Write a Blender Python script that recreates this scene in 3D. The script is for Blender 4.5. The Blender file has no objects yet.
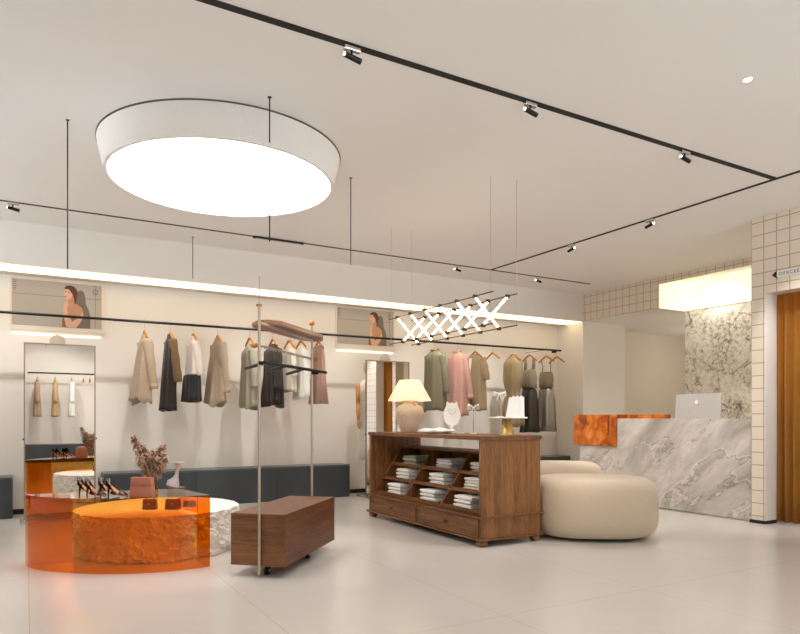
import bpy, bmesh, math, random
from mathutils import Vector, Matrix
random.seed(7)
D = bpy.data
C = bpy.context.scene.collection
PI = math.pi
CH = 3.35      # ceiling height

# ------------------------------------------------------------------ materials
def new_mat(name):
    m = D.materials.new(name); m.use_nodes = True
    nt = m.node_tree
    return m, nt, nt.nodes['Principled BSDF'], nt.nodes.new, nt.links.new

def srgb(r, g, b):
    f = lambda c: (c/255/12.92) if c/255 <= .04045 else ((c/255+.055)/1.055)**2.4
    return (f(r), f(g), f(b), 1)

def plain(name, col, rough=.6, metal=0, bump=0, scale=60, vary=.06, sheen=0, coat=0):
    m, nt, bs, N, L = new_mat(name)
    tc = N('ShaderNodeTexCoord'); no = N('ShaderNodeTexNoise'); no.inputs['Scale'].default_value = scale
    no.inputs['Detail'].default_value = 4
    L(tc.outputs['Object'], no.inputs['Vector'])
    mx = N('ShaderNodeMix'); mx.data_type = 'RGBA'
    c = srgb(*col)
    mx.inputs['A'].default_value = tuple(max(0, v*(1-vary)) for v in c[:3])+(1,)
    mx.inputs['B'].default_value = tuple(min(1, v*(1+vary)) for v in c[:3])+(1,)
    L(no.outputs['Fac'], mx.inputs['Factor']); L(mx.outputs['Result'], bs.inputs['Base Color'])
    bs.inputs['Roughness'].default_value = rough; bs.inputs['Metallic'].default_value = metal
    bs.inputs['Sheen Weight'].default_value = sheen
    bs.inputs['Coat Weight'].default_value = coat
    if bump:
        b = N('ShaderNodeBump'); b.inputs['Strength'].default_value = bump; b.inputs['Distance'].default_value = .01
        L(no.outputs['Fac'], b.inputs['Height']); L(b.outputs['Normal'], bs.inputs['Normal'])
    return m

def emit(name, col, strength, edge=None):
    m, nt, bs, N, L = new_mat(name)
    bs.inputs['Base Color'].default_value = srgb(*col)
    bs.inputs['Emission Color'].default_value = srgb(*col)
    bs.inputs['Emission Strength'].default_value = strength
    bs.inputs['Roughness'].default_value = .6
    return m

def wood(name, dark, light, axis=2, rough=.4, scale=14):
    m, nt, bs, N, L = new_mat(name)
    tc = N('ShaderNodeTexCoord'); mp = N('ShaderNodeMapping')
    s = [scale, scale, scale]; s[axis] = scale*.07
    mp.inputs['Scale'].default_value = s
    L(tc.outputs['Object'], mp.inputs['Vector'])
    n1 = N('ShaderNodeTexNoise'); n1.inputs['Scale'].default_value = 1.6; n1.inputs['Detail'].default_value = 6
    n1.inputs['Distortion'].default_value = .5
    n2 = N('ShaderNodeTexNoise'); n2.inputs['Scale'].default_value = 11; n2.inputs['Detail'].default_value = 5
    L(mp.outputs[0], n1.inputs['Vector']); L(mp.outputs[0], n2.inputs['Vector'])
    add = N('ShaderNodeMath'); add.operation = 'MULTIPLY_ADD'; add.inputs[1].default_value = .55; 
    L(n2.outputs['Fac'], add.inputs[0]); 
    ml = N('ShaderNodeMath'); ml.operation = 'MULTIPLY'; ml.inputs[1].default_value = .5
    L(n1.outputs['Fac'], ml.inputs[0]); L(ml.outputs[0], add.inputs[2])
    cr = N('ShaderNodeValToRGB'); e = cr.color_ramp.elements
    e[0].position = .36; e[0].color = srgb(*dark); e[1].position = .68; e[1].color = srgb(*light)
    L(add.outputs[0], cr.inputs[0]); L(cr.outputs[0], bs.inputs['Base Color'])
    bs.inputs['Roughness'].default_value = rough
    b = N('ShaderNodeBump'); b.inputs['Strength'].default_value = .08; b.inputs['Distance'].default_value = .004
    L(add.outputs[0], b.inputs['Height']); L(b.outputs[0], bs.inputs['Normal'])
    return m

def tile_mat(name, size=.14, y0=4.34, z0=2.88):
    m, nt, bs, N, L = new_mat(name)
    tc = N('ShaderNodeTexCoord'); sp = N('ShaderNodeSeparateXYZ'); L(tc.outputs['Object'], sp.inputs[0])
    def line(sock, off, hw):
        a = N('ShaderNodeMath'); a.operation = 'SUBTRACT'; a.inputs[1].default_value = off-hw; L(sock, a.inputs[0])
        b = N('ShaderNodeMath'); b.operation = 'DIVIDE'; b.inputs[1].default_value = size; L(a.outputs[0], b.inputs[0])
        c = N('ShaderNodeMath'); c.operation = 'FLOORED_MODULO'; c.inputs[1].default_value = 1; L(b.outputs[0], c.inputs[0])
        d = N('ShaderNodeMath'); d.operation = 'LESS_THAN'; d.inputs[1].default_value = 2*hw/size; L(c.outputs[0], d.inputs[0])
        return d.outputs[0]
    mxm = N('ShaderNodeMath'); mxm.operation = 'MAXIMUM'
    L(line(sp.outputs['Y'], y0, .0055), mxm.inputs[0]); L(line(sp.outputs['Z'], z0, .0055), mxm.inputs[1])
    mx = N('ShaderNodeMix'); mx.data_type = 'RGBA'
    mx.inputs['A'].default_value = srgb(226, 213, 197); mx.inputs['B'].default_value = srgb(178, 160, 136)
    L(mxm.outputs[0], mx.inputs['Factor']); L(mx.outputs['Result'], bs.inputs['Base Color'])
    bs.inputs['Roughness'].default_value = .3
    b = N('ShaderNodeBump'); b.inputs['Strength'].default_value = .4; b.inputs['Distance'].default_value = .003; b.invert = True
    L(mxm.outputs[0], b.inputs['Height']); L(b.outputs[0], bs.inputs['Normal'])
    return m

def floor_mat():
    m, nt, bs, N, L = new_mat('polished_floor')
    tc = N('ShaderNodeTexCoord'); sp = N('ShaderNodeSeparateXYZ'); L(tc.outputs['Object'], sp.inputs[0])
    def line(sock, off, size, hw=.0022):
        a = N('ShaderNodeMath'); a.operation = 'SUBTRACT'; a.inputs[1].default_value = off-hw; L(sock, a.inputs[0])
        b = N('ShaderNodeMath'); b.operation = 'DIVIDE'; b.inputs[1].default_value = size; L(a.outputs[0], b.inputs[0])
        c = N('ShaderNodeMath'); c.operation = 'FLOORED_MODULO'; c.inputs[1].default_value = 1; L(b.outputs[0], c.inputs[0])
        d = N('ShaderNodeMath'); d.operation = 'LESS_THAN'; d.inputs[1].default_value = 2*hw/size; L(c.outputs[0], d.inputs[0])
        return d.outputs[0]
    mm = N('ShaderNodeMath'); mm.operation = 'MAXIMUM'
    L(line(sp.outputs['X'], .02, 1.2), mm.inputs[0]); L(line(sp.outputs['Y'], .6, 2.4), mm.inputs[1])
    no = N('ShaderNodeTexNoise'); no.inputs['Scale'].default_value = 1.3; no.inputs['Detail'].default_value = 5
    L(tc.outputs['Object'], no.inputs['Vector'])
    m1 = N('ShaderNodeMix'); m1.data_type = 'RGBA'
    m1.inputs['A'].default_value = srgb(202, 197, 191); m1.inputs['B'].default_value = srgb(210, 206, 201)
    L(no.outputs['Fac'], m1.inputs['Factor'])
    m2 = N('ShaderNodeMix'); m2.data_type = 'RGBA'; m2.inputs['B'].default_value = srgb(182, 176, 168)
    L(mm.outputs[0], m2.inputs['Factor']); L(m1.outputs['Result'], m2.inputs['A']); L(m2.outputs['Result'], bs.inputs['Base Color'])
    rr = N('ShaderNodeMapRange'); rr.inputs['To Min'].default_value = .13; rr.inputs['To Max'].default_value = .22
    L(no.outputs['Fac'], rr.inputs['Value']); L(rr.outputs[0], bs.inputs['Roughness'])
    return m

def marble_mat():
    m, nt, bs, N, L = new_mat('grey_veined_marble')
    tc = N('ShaderNodeTexCoord')
    m0 = N('ShaderNodeMapping'); m0.inputs['Rotation'].default_value = (math.radians(42), 0, 0); L(tc.outputs['Object'], m0.inputs['Vector'])
    mp = N('ShaderNodeMapping'); mp.inputs['Scale'].default_value = (1, .46, 1.3); L(m0.outputs[0], mp.inputs['Vector'])
    no = N('ShaderNodeTexNoise'); no.inputs['Scale'].default_value = 2.4; no.inputs['Detail'].default_value = 10; no.inputs['Roughness'].default_value = .62
    no.inputs['Distortion'].default_value = .5
    L(mp.outputs[0], no.inputs['Vector'])
    cr = N('ShaderNodeValToRGB'); e = cr.color_ramp.elements
    e[0].position = .32; e[0].color = srgb(160, 152, 142); e[1].position = .66; e[1].color = srgb(222, 215, 207)
    L(no.outputs['Fac'], cr.inputs[0])
    col = cr.outputs[0]
    for (sc_, off, w, c, amt) in [(1.1, .47, .007, (126, 116, 104), .6), (1.1, .458, .010, (236, 230, 222), .45), (2.3, .56, .006, (140, 130, 118), .45)]:
        wv = N('ShaderNodeTexNoise'); wv.inputs['Scale'].default_value = sc_; wv.inputs['Detail'].default_value = 8; wv.inputs['Roughness'].default_value = .55; wv.inputs['Distortion'].default_value = .25
        L(mp.outputs[0], wv.inputs['Vector'])
        a_ = N('ShaderNodeMath'); a_.operation = 'SUBTRACT'; a_.inputs[1].default_value = off; L(wv.outputs['Fac'], a_.inputs[0])
        b_ = N('ShaderNodeMath'); b_.operation = 'ABSOLUTE'; L(a_.outputs[0], b_.inputs[0])
        c2 = N('ShaderNodeMapRange'); c2.inputs['From Min'].default_value = 0; c2.inputs['From Max'].default_value = w; c2.inputs['To Min'].default_value = amt; c2.inputs['To Max'].default_value = 0
        L(b_.outputs[0], c2.inputs['Value'])
        mx = N('ShaderNodeMix'); mx.data_type = 'RGBA'; mx.inputs['B'].default_value = srgb(*c)
        L(c2.outputs[0], mx.inputs['Factor']); L(col, mx.inputs['A']); col = mx.outputs['Result']
    L(col, bs.inputs['Base Color'])
    bs.inputs['Roughness'].default_value = .25
    return m

def granite_mat():
    m, nt, bs, N, L = new_mat('speckled_marble')
    tc = N('ShaderNodeTexCoord')
    n1 = N('ShaderNodeTexNoise'); n1.inputs['Scale'].default_value = 1.8; n1.inputs['Detail'].default_value = 5; n1.inputs['Distortion'].default_value = .8
    n2 = N('ShaderNodeTexNoise'); n2.inputs['Scale'].default_value = 17; n2.inputs['Detail'].default_value = 8; n2.inputs['Roughness'].default_value = .72
    n2.inputs['Distortion'].default_value = .6
    for n in (n1, n2): L(tc.outputs['Object'], n.inputs['Vector'])
    ad = N('ShaderNodeMath'); ad.operation = 'MULTIPLY_ADD'; ad.inputs[1].default_value = .35
    L(n1.outputs['Fac'], ad.inputs[0])
    ml = N('ShaderNodeMath'); ml.operation = 'MULTIPLY'; ml.inputs[1].default_value = .65; L(n2.outputs['Fac'], ml.inputs[0]); L(ml.outputs[0], ad.inputs[2])
    cr = N('ShaderNodeValToRGB'); e = cr.color_ramp.elements
    e[0].position = .38; e[0].color = srgb(120, 108, 92); e[1].position = .58; e[1].color = srgb(244, 240, 230)
    k = e.new(.435); k.color = srgb(186, 176, 158); k = e.new(.48); k.color = srgb(222, 214, 198)
    L(ad.outputs[0], cr.inputs[0])
    # one long dark vein
    mp = N('ShaderNodeMapping'); mp.inputs['Scale'].default_value = (1, .8, 1); L(tc.outputs['Object'], mp.inputs['Vector'])
    v = N('ShaderNodeTexNoise'); v.inputs['Scale'].default_value = 1.1; v.inputs['Detail'].default_value = 7; v.inputs['Distortion'].default_value = .5
    L(mp.outputs[0], v.inputs['Vector'])
    a = N('ShaderNodeMath'); a.operation = 'SUBTRACT'; a.inputs[1].default_value = .44; L(v.outputs['Fac'], a.inputs[0])
    b = N('ShaderNodeMath'); b.operation = 'ABSOLUTE'; L(a.outputs[0], b.inputs[0])
    c2 = N('ShaderNodeValToRGB'); q = c2.color_ramp.elements
    q[0].position = 0; q[0].color = (1, 1, 1, 1); q[1].position = .009; q[1].color = (0, 0, 0, 1)
    L(b.outputs[0], c2.inputs[0])
    mx = N('ShaderNodeMix'); mx.data_type = 'RGBA'; mx.inputs['B'].default_value = srgb(60, 52, 42)
    m3 = N('ShaderNodeMath'); m3.operation = 'MULTIPLY'; m3.inputs[1].default_value = .7; L(c2.outputs[0], m3.inputs[0])
    L(m3.outputs[0], mx.inputs['Factor']); L(cr.outputs[0], mx.inputs['A']); L(mx.outputs['Result'], bs.inputs['Base Color'])
    bs.inputs['Roughness'].default_value = .3
    return m

def onyx_mat():
    m, nt, bs, N, L = new_mat('amber_onyx')
    tc = N('ShaderNodeTexCoord')
    n = N('ShaderNodeTexNoise'); n.inputs['Scale'].default_value = 4.5; n.inputs['Detail'].default_value = 8; n.inputs['Distortion'].default_value = 1.2
    L(tc.outputs['Object'], n.inputs['Vector'])
    cr = N('ShaderNodeValToRGB'); e = cr.color_ramp.elements
    e[0].position = .35; e[0].color = srgb(140, 62, 10); e[1].position = .68; e[1].color = srgb(236, 150, 60)
    k = e.new(.5); k.color = srgb(200, 100, 22)
    L(n.outputs['Fac'], cr.inputs[0]); L(cr.outputs[0], bs.inputs['Base Color'])
    bs.inputs['Roughness'].default_value = .15; bs.inputs['Coat Weight'].default_value = .5
    return m

def sheet_mat(name, tint, refl=1.0):
    """thin tinted acrylic: transparent sheet with a Fresnel reflection, one solid sheet = two faces"""
    m, nt, bs, N, L = new_mat(name)
    nt.nodes.remove(bs)
    out = nt.nodes['Material Output']
    tr = N('ShaderNodeBsdfTransparent'); tr.inputs['Color'].default_value = tint
    gl = N('ShaderNodeBsdfGlossy'); gl.inputs['Roughness'].default_value = .02; gl.inputs['Color'].default_value = (1, 1, 1, 1)
    fr = N('ShaderNodeFresnel'); fr.inputs['IOR'].default_value = 1.45
    geo = N('ShaderNodeNewGeometry')
    inv = N('ShaderNodeMath'); inv.operation = 'SUBTRACT'; inv.inputs[0].default_value = 1; L(geo.outputs['Backfacing'], inv.inputs[1])
    ml = N('ShaderNodeMath'); ml.operation = 'MULTIPLY'; L(fr.outputs[0], ml.inputs[0]); L(inv.outputs[0], ml.inputs[1])
    mx = N('ShaderNodeMixShader'); L(ml.outputs[0], mx.inputs[0]); L(tr.outputs[0], mx.inputs[1]); L(gl.outputs[0], mx.inputs[2])
    L(mx.outputs[0], out.inputs['Surface'])
    return m

M = {}
M['wall'] = plain('warm_plaster', (232, 227, 220), .85, scale=3, vary=.015)
M['wall_shade'] = plain('reception_plaster', (226, 217, 204), .85, scale=3, vary=.015)
M['ceiling'] = plain('ceiling_paint', (234, 231, 228), .9, scale=2, vary=.01)
M['soffit'] = plain('soffit_paint', (226, 221, 214), .9, scale=2, vary=.01)
M['floor'] = floor_mat()
M['tile'] = tile_mat('square_cream_tiles')
M['marble'] = marble_mat()
M['granite'] = granite_mat()
M['onyx'] = onyx_mat()
M['black'] = plain('black_metal', (18, 17, 17), .4, .3)
M['blackmatte'] = plain('matte_black', (14, 14, 14), .7)
M['steel'] = plain('brushed_steel', (200, 194, 186), .28, 1.0)
M['chrome'] = plain('chrome', (215, 212, 208), .12, 1.0)
M['champagne'] = plain('champagne_metal', (178, 166, 152), .3, .6)
M['brass'] = plain('brass', (170, 135, 80), .3, .9)
M['darkbrass'] = plain('dark_brass', (92, 72, 46), .35, .8)
M['gold'] = plain('gold_leaf', (206, 176, 104), .3, .8)
M['slate'] = plain('slate_lacquer', (56, 61, 65), .45, scale=8, vary=.04)
M['slatetop'] = plain('slate_top', (84, 88, 92), .3, .2)
M['mirror'] = plain('mirror_glass', (238, 236, 232), .01, 1.0, vary=0)
M['mirrorframe'] = plain('mirror_frame', (150, 138, 122), .35, .7)
M['walnut_v'] = wood('walnut_vertical', (84, 50, 23), (156, 106, 58), 2)
M['walnut_y'] = wood('walnut_along_y', (74, 42, 18), (138, 90, 50), 1)
M['walnut_x'] = wood('walnut_along_x', (66, 33, 14), (120, 70, 38), 0)
M['walnut_board'] = wood('walnut_board', (118, 78, 58), (160, 112, 86), 0, .35)
M['hanger'] = plain('hanger_wood', (196, 134, 54), .35)
M['hangerred'] = plain('hanger_wood_dark', (186, 118, 48), .35)
M['boucle'] = plain('cream_boucle', (202, 184, 160), .95, bump=.5, scale=160, vary=.12, sheen=.3)
M['curtain'] = plain('mustard_velvet', (200, 142, 56), .8, scale=20, vary=.1, sheen=.25)
M['rock'] = None
M['white'] = plain('white_paint', (238, 235, 230), .5)
M['paper'] = plain('white_paper', (240, 238, 235), .7)
M['ceramic'] = plain('rough_ceramic', (206, 184, 158), .85, bump=.5, scale=30, vary=.12)
M['greyceramic'] = plain('grey_ceramic', (190, 184, 182), .35)
M['shoe'] = plain('dark_patent_leather', (38, 26, 22), .22, coat=.5)
M['shoetan'] = plain('tan_lining', (190, 130, 80), .5)
M['pinkleather'] = plain('dusty_pink_leather', (178, 116, 92), .5, bump=.05, scale=120)
M['brownleather'] = plain('brown_leather', (120, 74, 52), .5)
M['pampas'] = plain('dried_pampas', (168, 134, 108), .9, scale=45, vary=.75)
M['amberglass'] = sheet_mat('amber_glass', (.95, .82, .5, 1))
M['clear'] = sheet_mat('clear_acrylic', (.93, .91, .88, 1))
M['acrylic'] = sheet_mat('orange_acrylic', (.925, .615, .235, 1))
M['mannequin'] = plain('pale_mannequin', (222, 212, 200), .6)
M['maple'] = plain('maple_arm', (206, 150, 84), .45)
M['disc'] = plain('sand_felt', (186, 170, 150), .9)
M['disc_light'] = emit('ceiling_diffuser', (255, 250, 243), 7.5)
M['cove'] = emit('cove_diffuser', (255, 230, 186), 1.7)
M['linelight'] = emit('line_light', (255, 240, 212), 1.6)
M['recessglow'] = emit('recess_glow', (255, 248, 200), .84)  # cove light falling on the recess, put into its surfaces as glow
M['tube'] = emit('glowing_tube', (255, 240, 205), 12)
M['spotlens'] = emit('spot_lens', (255, 248, 232), 12)

M['glass'] = sheet_mat('added_window_glass', (.98, .98, .98, 1))

def rock_mat():
    m, nt, bs, N, L = new_mat('white_rough_stone')
    tc = N('ShaderNodeTexCoord'); n = N('ShaderNodeTexNoise'); n.inputs['Scale'].default_value = 22; n.inputs['Detail'].default_value = 6
    L(tc.outputs['Object'], n.inputs['Vector'])
    mx = N('ShaderNodeMix'); mx.data_type = 'RGBA'; mx.inputs['A'].default_value = srgb(222, 214, 206); mx.inputs['B'].default_value = srgb(246, 243, 238)
    L(n.outputs['Fac'], mx.inputs['Factor']); L(mx.outputs['Result'], bs.inputs['Base Color'])
    bs.inputs['Roughness'].default_value = .8
    b = N('ShaderNodeBump'); b.inputs['Strength'].default_value = .5; b.inputs['Distance'].default_value = .015
    L(n.outputs['Fac'], b.inputs['Height']); L(b.outputs[0], bs.inputs['Normal'])
    return m
M['rock'] = rock_mat()

def shade_mat():
    m, nt, bs, N, L = new_mat('lamp_shade_linen')
    bs.inputs['Base Color'].default_value = srgb(250, 240, 222)
    bs.inputs['Emission Color'].default_value = srgb(255, 238, 205)
    bs.inputs['Emission Strength'].default_value = .45
    bs.inputs['Roughness'].default_value = .9
    return m
M['shade'] = shade_mat()

_cloth = {}
def cloth(col, rough=.9, metal=0, bump=.4, scale=70, vary=.24):
    k = (col, rough, metal)
    if k not in _cloth:
        _cloth[k] = plain('cloth_%02x%02x%02x' % col, col, rough, metal, bump, scale, vary, sheen=.15 if not metal else 0)
    return _cloth[k]

# ------------------------------------------------------------------ mesh helpers
def bx(bm, x0, x1, y0, y1, z0, z1, bev=0, mi=0, mat=None):
    r = bmesh.ops.create_cube(bm, size=1)
    vs = r['verts']
    for v in vs:
        v.co = Vector(((x0+x1)/2+v.co.x*(x1-x0), (y0+y1)/2+v.co.y*(y1-y0), (z0+z1)/2+v.co.z*(z1-z0)))
    if bev:
        es = list({e for v in vs for e in v.link_edges})
        g = bmesh.ops.bevel(bm, geom=es, offset=bev, segments=2, affect='EDGES', profile=.5)
        vs = list({v for f in g['faces'] for v in f.verts} | {v for v in vs if v.is_valid})
        # collect whole connected piece
        seen = set(vs); st = list(vs)
        while st:
            v = st.pop()
            for e in v.link_edges:
                o = e.other_vert(v)
                if o not in seen: seen.add(o); st.append(o)
        vs = list(seen)
    if mat is not None:
        for v in vs: v.co = mat @ v.co
    if mi:
        for f in {f for v in vs for f in v.link_faces}: f.material_index = mi
    return vs

def tube(bm, pts, r, seg=10, cap=True, radii=None, flat=None):
    pts = [Vector(p) for p in pts]
    rings = []
    n = len(pts)
    up = None
    for i, p in enumerate(pts):
        t = (pts[min(i+1, n-1)]-pts[max(i-1, 0)]).normalized()
        if up is None:
            up = Vector((0, 0, 1)) if abs(t.z) < .9 else Vector((1, 0, 0))
        a = t.cross(up)
        if a.length < 1e-5: a = t.cross(Vector((0, 1, 0)))
        a.normalize(); b = a.cross(t).normalized(); up = b
        rr = radii[i] if radii else r
        ring = []
        for k in range(seg):
            an = 2*PI*k/seg
            fa = rr if flat is None else rr*flat
            ring.append(bm.verts.new(p+a*math.cos(an)*rr+b*math.sin(an)*fa))
        rings.append(ring)
    for i in range(n-1):
        for k in range(seg):
            bm.faces.new((rings[i][k], rings[i][(k+1) % seg], rings[i+1][(k+1) % seg], rings[i+1][k]))
    if cap:
        bm.faces.new(rings[0][::-1]); bm.faces.new(rings[-1])
    return rings

def lathe(bm, prof, cx=0, cy=0, seg=32, cap=True, fn=None):
    rings = []
    for r, z in prof:
        ring = []
        for k in range(seg):
            a = 2*PI*k/seg
            rx = r if fn is None else r*fn(a, z)
            ring.append(bm.verts.new((cx+rx*math.cos(a), cy+rx*math.sin(a), z)))
        rings.append(ring)
    for i in range(len(rings)-1):
        for k in range(seg):
            bm.faces.new((rings[i][k], rings[i][(k+1) % seg], rings[i+1][(k+1) % seg], rings[i+1][k]))
    if cap:
        bm.faces.new(rings[0][::-1]); bm.faces.new(rings[-1])
    return rings

def prism(bm, poly, h, mat=None):
    """poly: list of 3D points (planar), extruded by vector h"""
    h = Vector(h)
    a = [bm.verts.new(Vector(p)) for p in poly]; b = [bm.verts.new(Vector(p)+h) for p in poly]
    n = len(a)
    bm.faces.new(a[::-1]); bm.faces.new(b)
    for i in range(n):
        bm.faces.new((a[i], a[(i+1) % n], b[(i+1) % n], b[i]))
    if mat is not None:
        for v in a+b: v.co = mat @ v.co

def ball(bm, c, r, sx=1, sy=1, sz=1, u=16, v=10):
    g = bmesh.ops.create_uvsphere(bm, u_segments=u, v_segments=v, radius=r)
    for w in g['verts']:
        w.co = Vector((c[0]+w.co.x*sx, c[1]+w.co.y*sy, c[2]+w.co.z*sz))
    return g['verts']

def obj(name, bm, mat, parent=None, smooth=False, loc=None, label=None):
    bmesh.ops.recalc_face_normals(bm, faces=bm.faces[:])
    me = D.meshes.new(name); bm.to_mesh(me); bm.free()
    for m in (mat if isinstance(mat, (list, tuple)) else [mat]): me.materials.append(m)
    if smooth:
        for p in me.polygons: p.use_smooth = True
        if smooth == 'auto':
            me.set_sharp_from_angle(angle=math.radians(38))
    o = D.objects.new(name, me); C.objects.link(o)
    if parent: o.parent = parent
    if loc is not None: o.location = loc
    if label: o['label'] = label
    return o

def tag(o, label, cat, group=None):
    o['label'] = label; o['category'] = cat
    if group: o['group'] = group
    return o

def thing(name, label, cat, loc=(0, 0, 0), rotz=0, group=None):
    o = D.objects.new(name, None); C.objects.link(o); o.empty_display_size = .05
    o.location = loc; o.rotation_euler = (0, 0, rotz)
    return tag(o, label, cat, group)

def struct(name, bm, m, label=None):
    o = obj(name, bm, m); o['kind'] = 'structure'
    if label: o['label'] = label
    return o

def dup(root, loc=None, rotz=None, label=None, group=None):
    r = root.copy(); C.objects.link(r)
    if loc is not None: r.location = loc
    if rotz is not None: r.rotation_euler = (0, 0, rotz)
    if label: r['label'] = label
    if group: r['group'] = group
    for ch in list(root.children):
        c = ch.copy(); C.objects.link(c); c.parent = r
        for g in ch.children:
            d = g.copy(); C.objects.link(d); d.parent = c
    return r

def B(): return bmesh.new()
def one(*a, **k):
    bm = B(); bx(bm, *a, **k); return bm

# ------------------------------------------------------------------ room shell
struct('floor', one(-3.2, 12.6, -3.4, 9.4, -.1, 0), M['floor'])
struct('ceiling', one(-3.2, 12.6, -3.4, 9.4, CH, CH+.1), M['ceiling'])
struct('wall_back', one(-3.2, 8.6, 9.1, 9.3, 0, CH), M['wall'])
b = B(); bx(b, -3.2, -3.0, -3.2, 4.6, 0, CH); bx(b, -3.2, -3.0, 8.0, 9.1, 0, CH); bx(b, -3.2, -3.0, 4.6, 8.0, 3.12, CH); bx(b, -3.2, -3.0, 4.6, 8.0, 0, 1.7)
struct('wall_left', b, M['wall'])
b = B()
for k in range(3):
    y = 4.6+k*(3.4-.06)/2
    bx(b, -3.14, -3.06, y, y+.06, 1.7, 3.12)
struct('added_window_1', b, M['black'], 'black mullions of an unseen window added for daylight')  # unseen high window, added to let daylight onto ceiling and soffit
struct('added_window_glass_1', one(-3.102, -3.098, 4.66, 7.94, 1.7, 3.12), M['glass'])
b = B(); bx(b, -3.2, 2.9, -3.4, -3.2, 0, CH); bx(b, 6.8, 12.6, -3.4, -3.2, 0, CH); bx(b, 2.9, 6.8, -3.4, -3.2, 3.12, CH); bx(b, 2.9, 6.8, -3.4, -3.2, 0, .12)
struct('wall_front', b, M['wall'])
b = B()
for k in range(3): bx(b, 2.9+k*1.92, 2.96+k*1.92, -3.34, -3.26, .12, 3.12)
struct('added_window_2', b, M['black'], 'black mullions of an unseen front window added for daylight')  # another unseen window, added behind the viewer for daylight
struct('added_window_glass_2', one(2.96, 6.74, -3.302, -3.298, .12, 3.12), M['glass'])
struct('wall_corridor_back', one(9.67, 12.6, 9.0, 9.2, 0, CH), M['wall_shade'])
struct('wall_corridor_end', one(12.4, 12.6, -3.2, 9.0, 0, CH), M['wall_shade'])
struct('wall_niche_side', one(8.6, 9.67, 8.45, 9.3, 0, CH), M['wall'])
# dropped soffit over the hanging niche and over the corridor
struct('trim_1', one(-3.0, 8.6, 8.45, 9.1, 2.87, CH), M['soffit'], 'plaster soffit above the hanging wall')
struct('trim_2', one(8.61, 12.4, 6.86, 8.999, 2.88, CH), M['ceiling'], 'dropped ceiling over the corridor')
b = B(); prism(b, [(8.595, 8.45, 2.88), (8.595, 8.45, CH), (8.595, 4.34, CH), (8.595, 4.34, 3.245), (8.595, 6.85, 3.245), (8.595, 6.85, 2.88)], (.014, 0, 0))
struct('trim_3', b, M['tile'], 'cream tiled fascia above reception')
# tiled wall with fitting room opening
b = B(); bx(b, 6.98, 7.18, 4.19, 4.34, 0, CH); 
struct('wall_tiled_pier', b, M['tile'])
struct('wall_tiled_header', one(6.98, 7.18, 3.42, 4.19, 2.51, CH), M['tile'])
struct('wall_tiled_right', one(6.98, 7.18, -3.2, 3.42, 0, CH), M['tile'])
struct('trim_4', one(6.985, 7.18, 4.184, 4.191, .02, 2.51), M['wall'], 'plain cream reveal of the fitting room opening')
struct('trim_5', one(6.985, 7.18, 3.419, 3.426, .02, 2.51), M['wall'])
struct('wall_fitting_side', one(7.18, 9.4, 4.2, 4.34, 0, CH), M['wall'])
struct('wall_fitting_back', one(8.3, 8.4, 2.6, 4.2, 0, CH), M['wall'])
struct('wall_fitting_near', one(7.18, 8.4, 2.5, 2.6, 0, CH), M['wall'])
struct('baseboard_right', one(6.965, 7.19, 4.178, 4.352, 0, .035), M['blackmatte'])
struct('wall_marble', one(9.23, 9.4, 4.34, 6.85, 0, 2.88), M['granite'])
struct('baseboard_back', one(-3.0, 8.6, 9.085, 9.1, 0, .06), M['blackmatte'])

# ------------------------------------------------------------------ lights of the room
# big round ceiling lamp (tapered drum with a glowing underside)
lamp = thing('ceiling_lamp', 'huge round white drum ceiling lamp with a glowing underside', 'ceiling light', (1.437, 5.464, CH))
def ring_loft(bm, rings, seg=96):
    rs = []
    for cx, cy, r, z in rings:
        rs.append([bm.verts.new((cx+r*math.cos(2*PI*k/seg), cy+r*math.sin(2*PI*k/seg), z)) for k in range(seg)])
    for i in range(len(rs)-1):
        for k in range(seg):
            bm.faces.new((rs[i][k], rs[i][(k+1) % seg], rs[i+1][(k+1) % seg], rs[i+1][k]))
    return rs
LX, LY = 1.3516-1.437, 5.15-5.464
b = B(); ring_loft(b, [(0, 0, .955, 0), (0, 0, .955, -.012), (0, 0, .968, -.012), (LX, LY, .86, -.35), (LX, LY, .838, -.352), (LX, LY, .836, -.342)])
obj('drum_body', b, M['white'], lamp, 'auto')
b = B(); rs = ring_loft(b, [(LX, LY, .836, -.343), (LX, LY, .836, -.346)]); b.faces.new(rs[-1]); b.faces.new(rs[0][::-1])
obj('diffuser', b, M['disc_light'], lamp)
b = B(); rs = ring_loft(b, [(0, 0, .973, 0), (0, 0, .973, -.004), (0, 0, .95, -.004)])
obj('shadow_gap', b, plain('shadow_gap_grey', (120, 108, 96), .7), lamp)
# twin added out of view behind the viewer, for ambient light
added_lamp = dup(lamp, (1.437, -.6, CH), label='second round drum ceiling lamp behind the viewer, added out of view for its light')

# cove diffusers
b = B(); bx(b, -2.98, 8.58, 8.47, 8.82, 2.857, 2.869)
tag(obj('cove_light', b, M['cove']), 'long warm glowing strip under the soffit along the hanging wall', 'cove light')
lb = thing('lit_recess', 'pale yellow recess above the reception marble wall, its light put in as glow', 'lit recess', (9.23, 6.85, 2.88))  # recess faces glow themselves, standing for the cove lamp's light
obj('end_panel', one(-.60, -.02, -.02, .005, .0, .465), M['recessglow'], lb)
obj('back_panel', one(-.012, .16, -2.50, -.02, 0.001, .465), M['recessglow'], lb)

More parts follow.
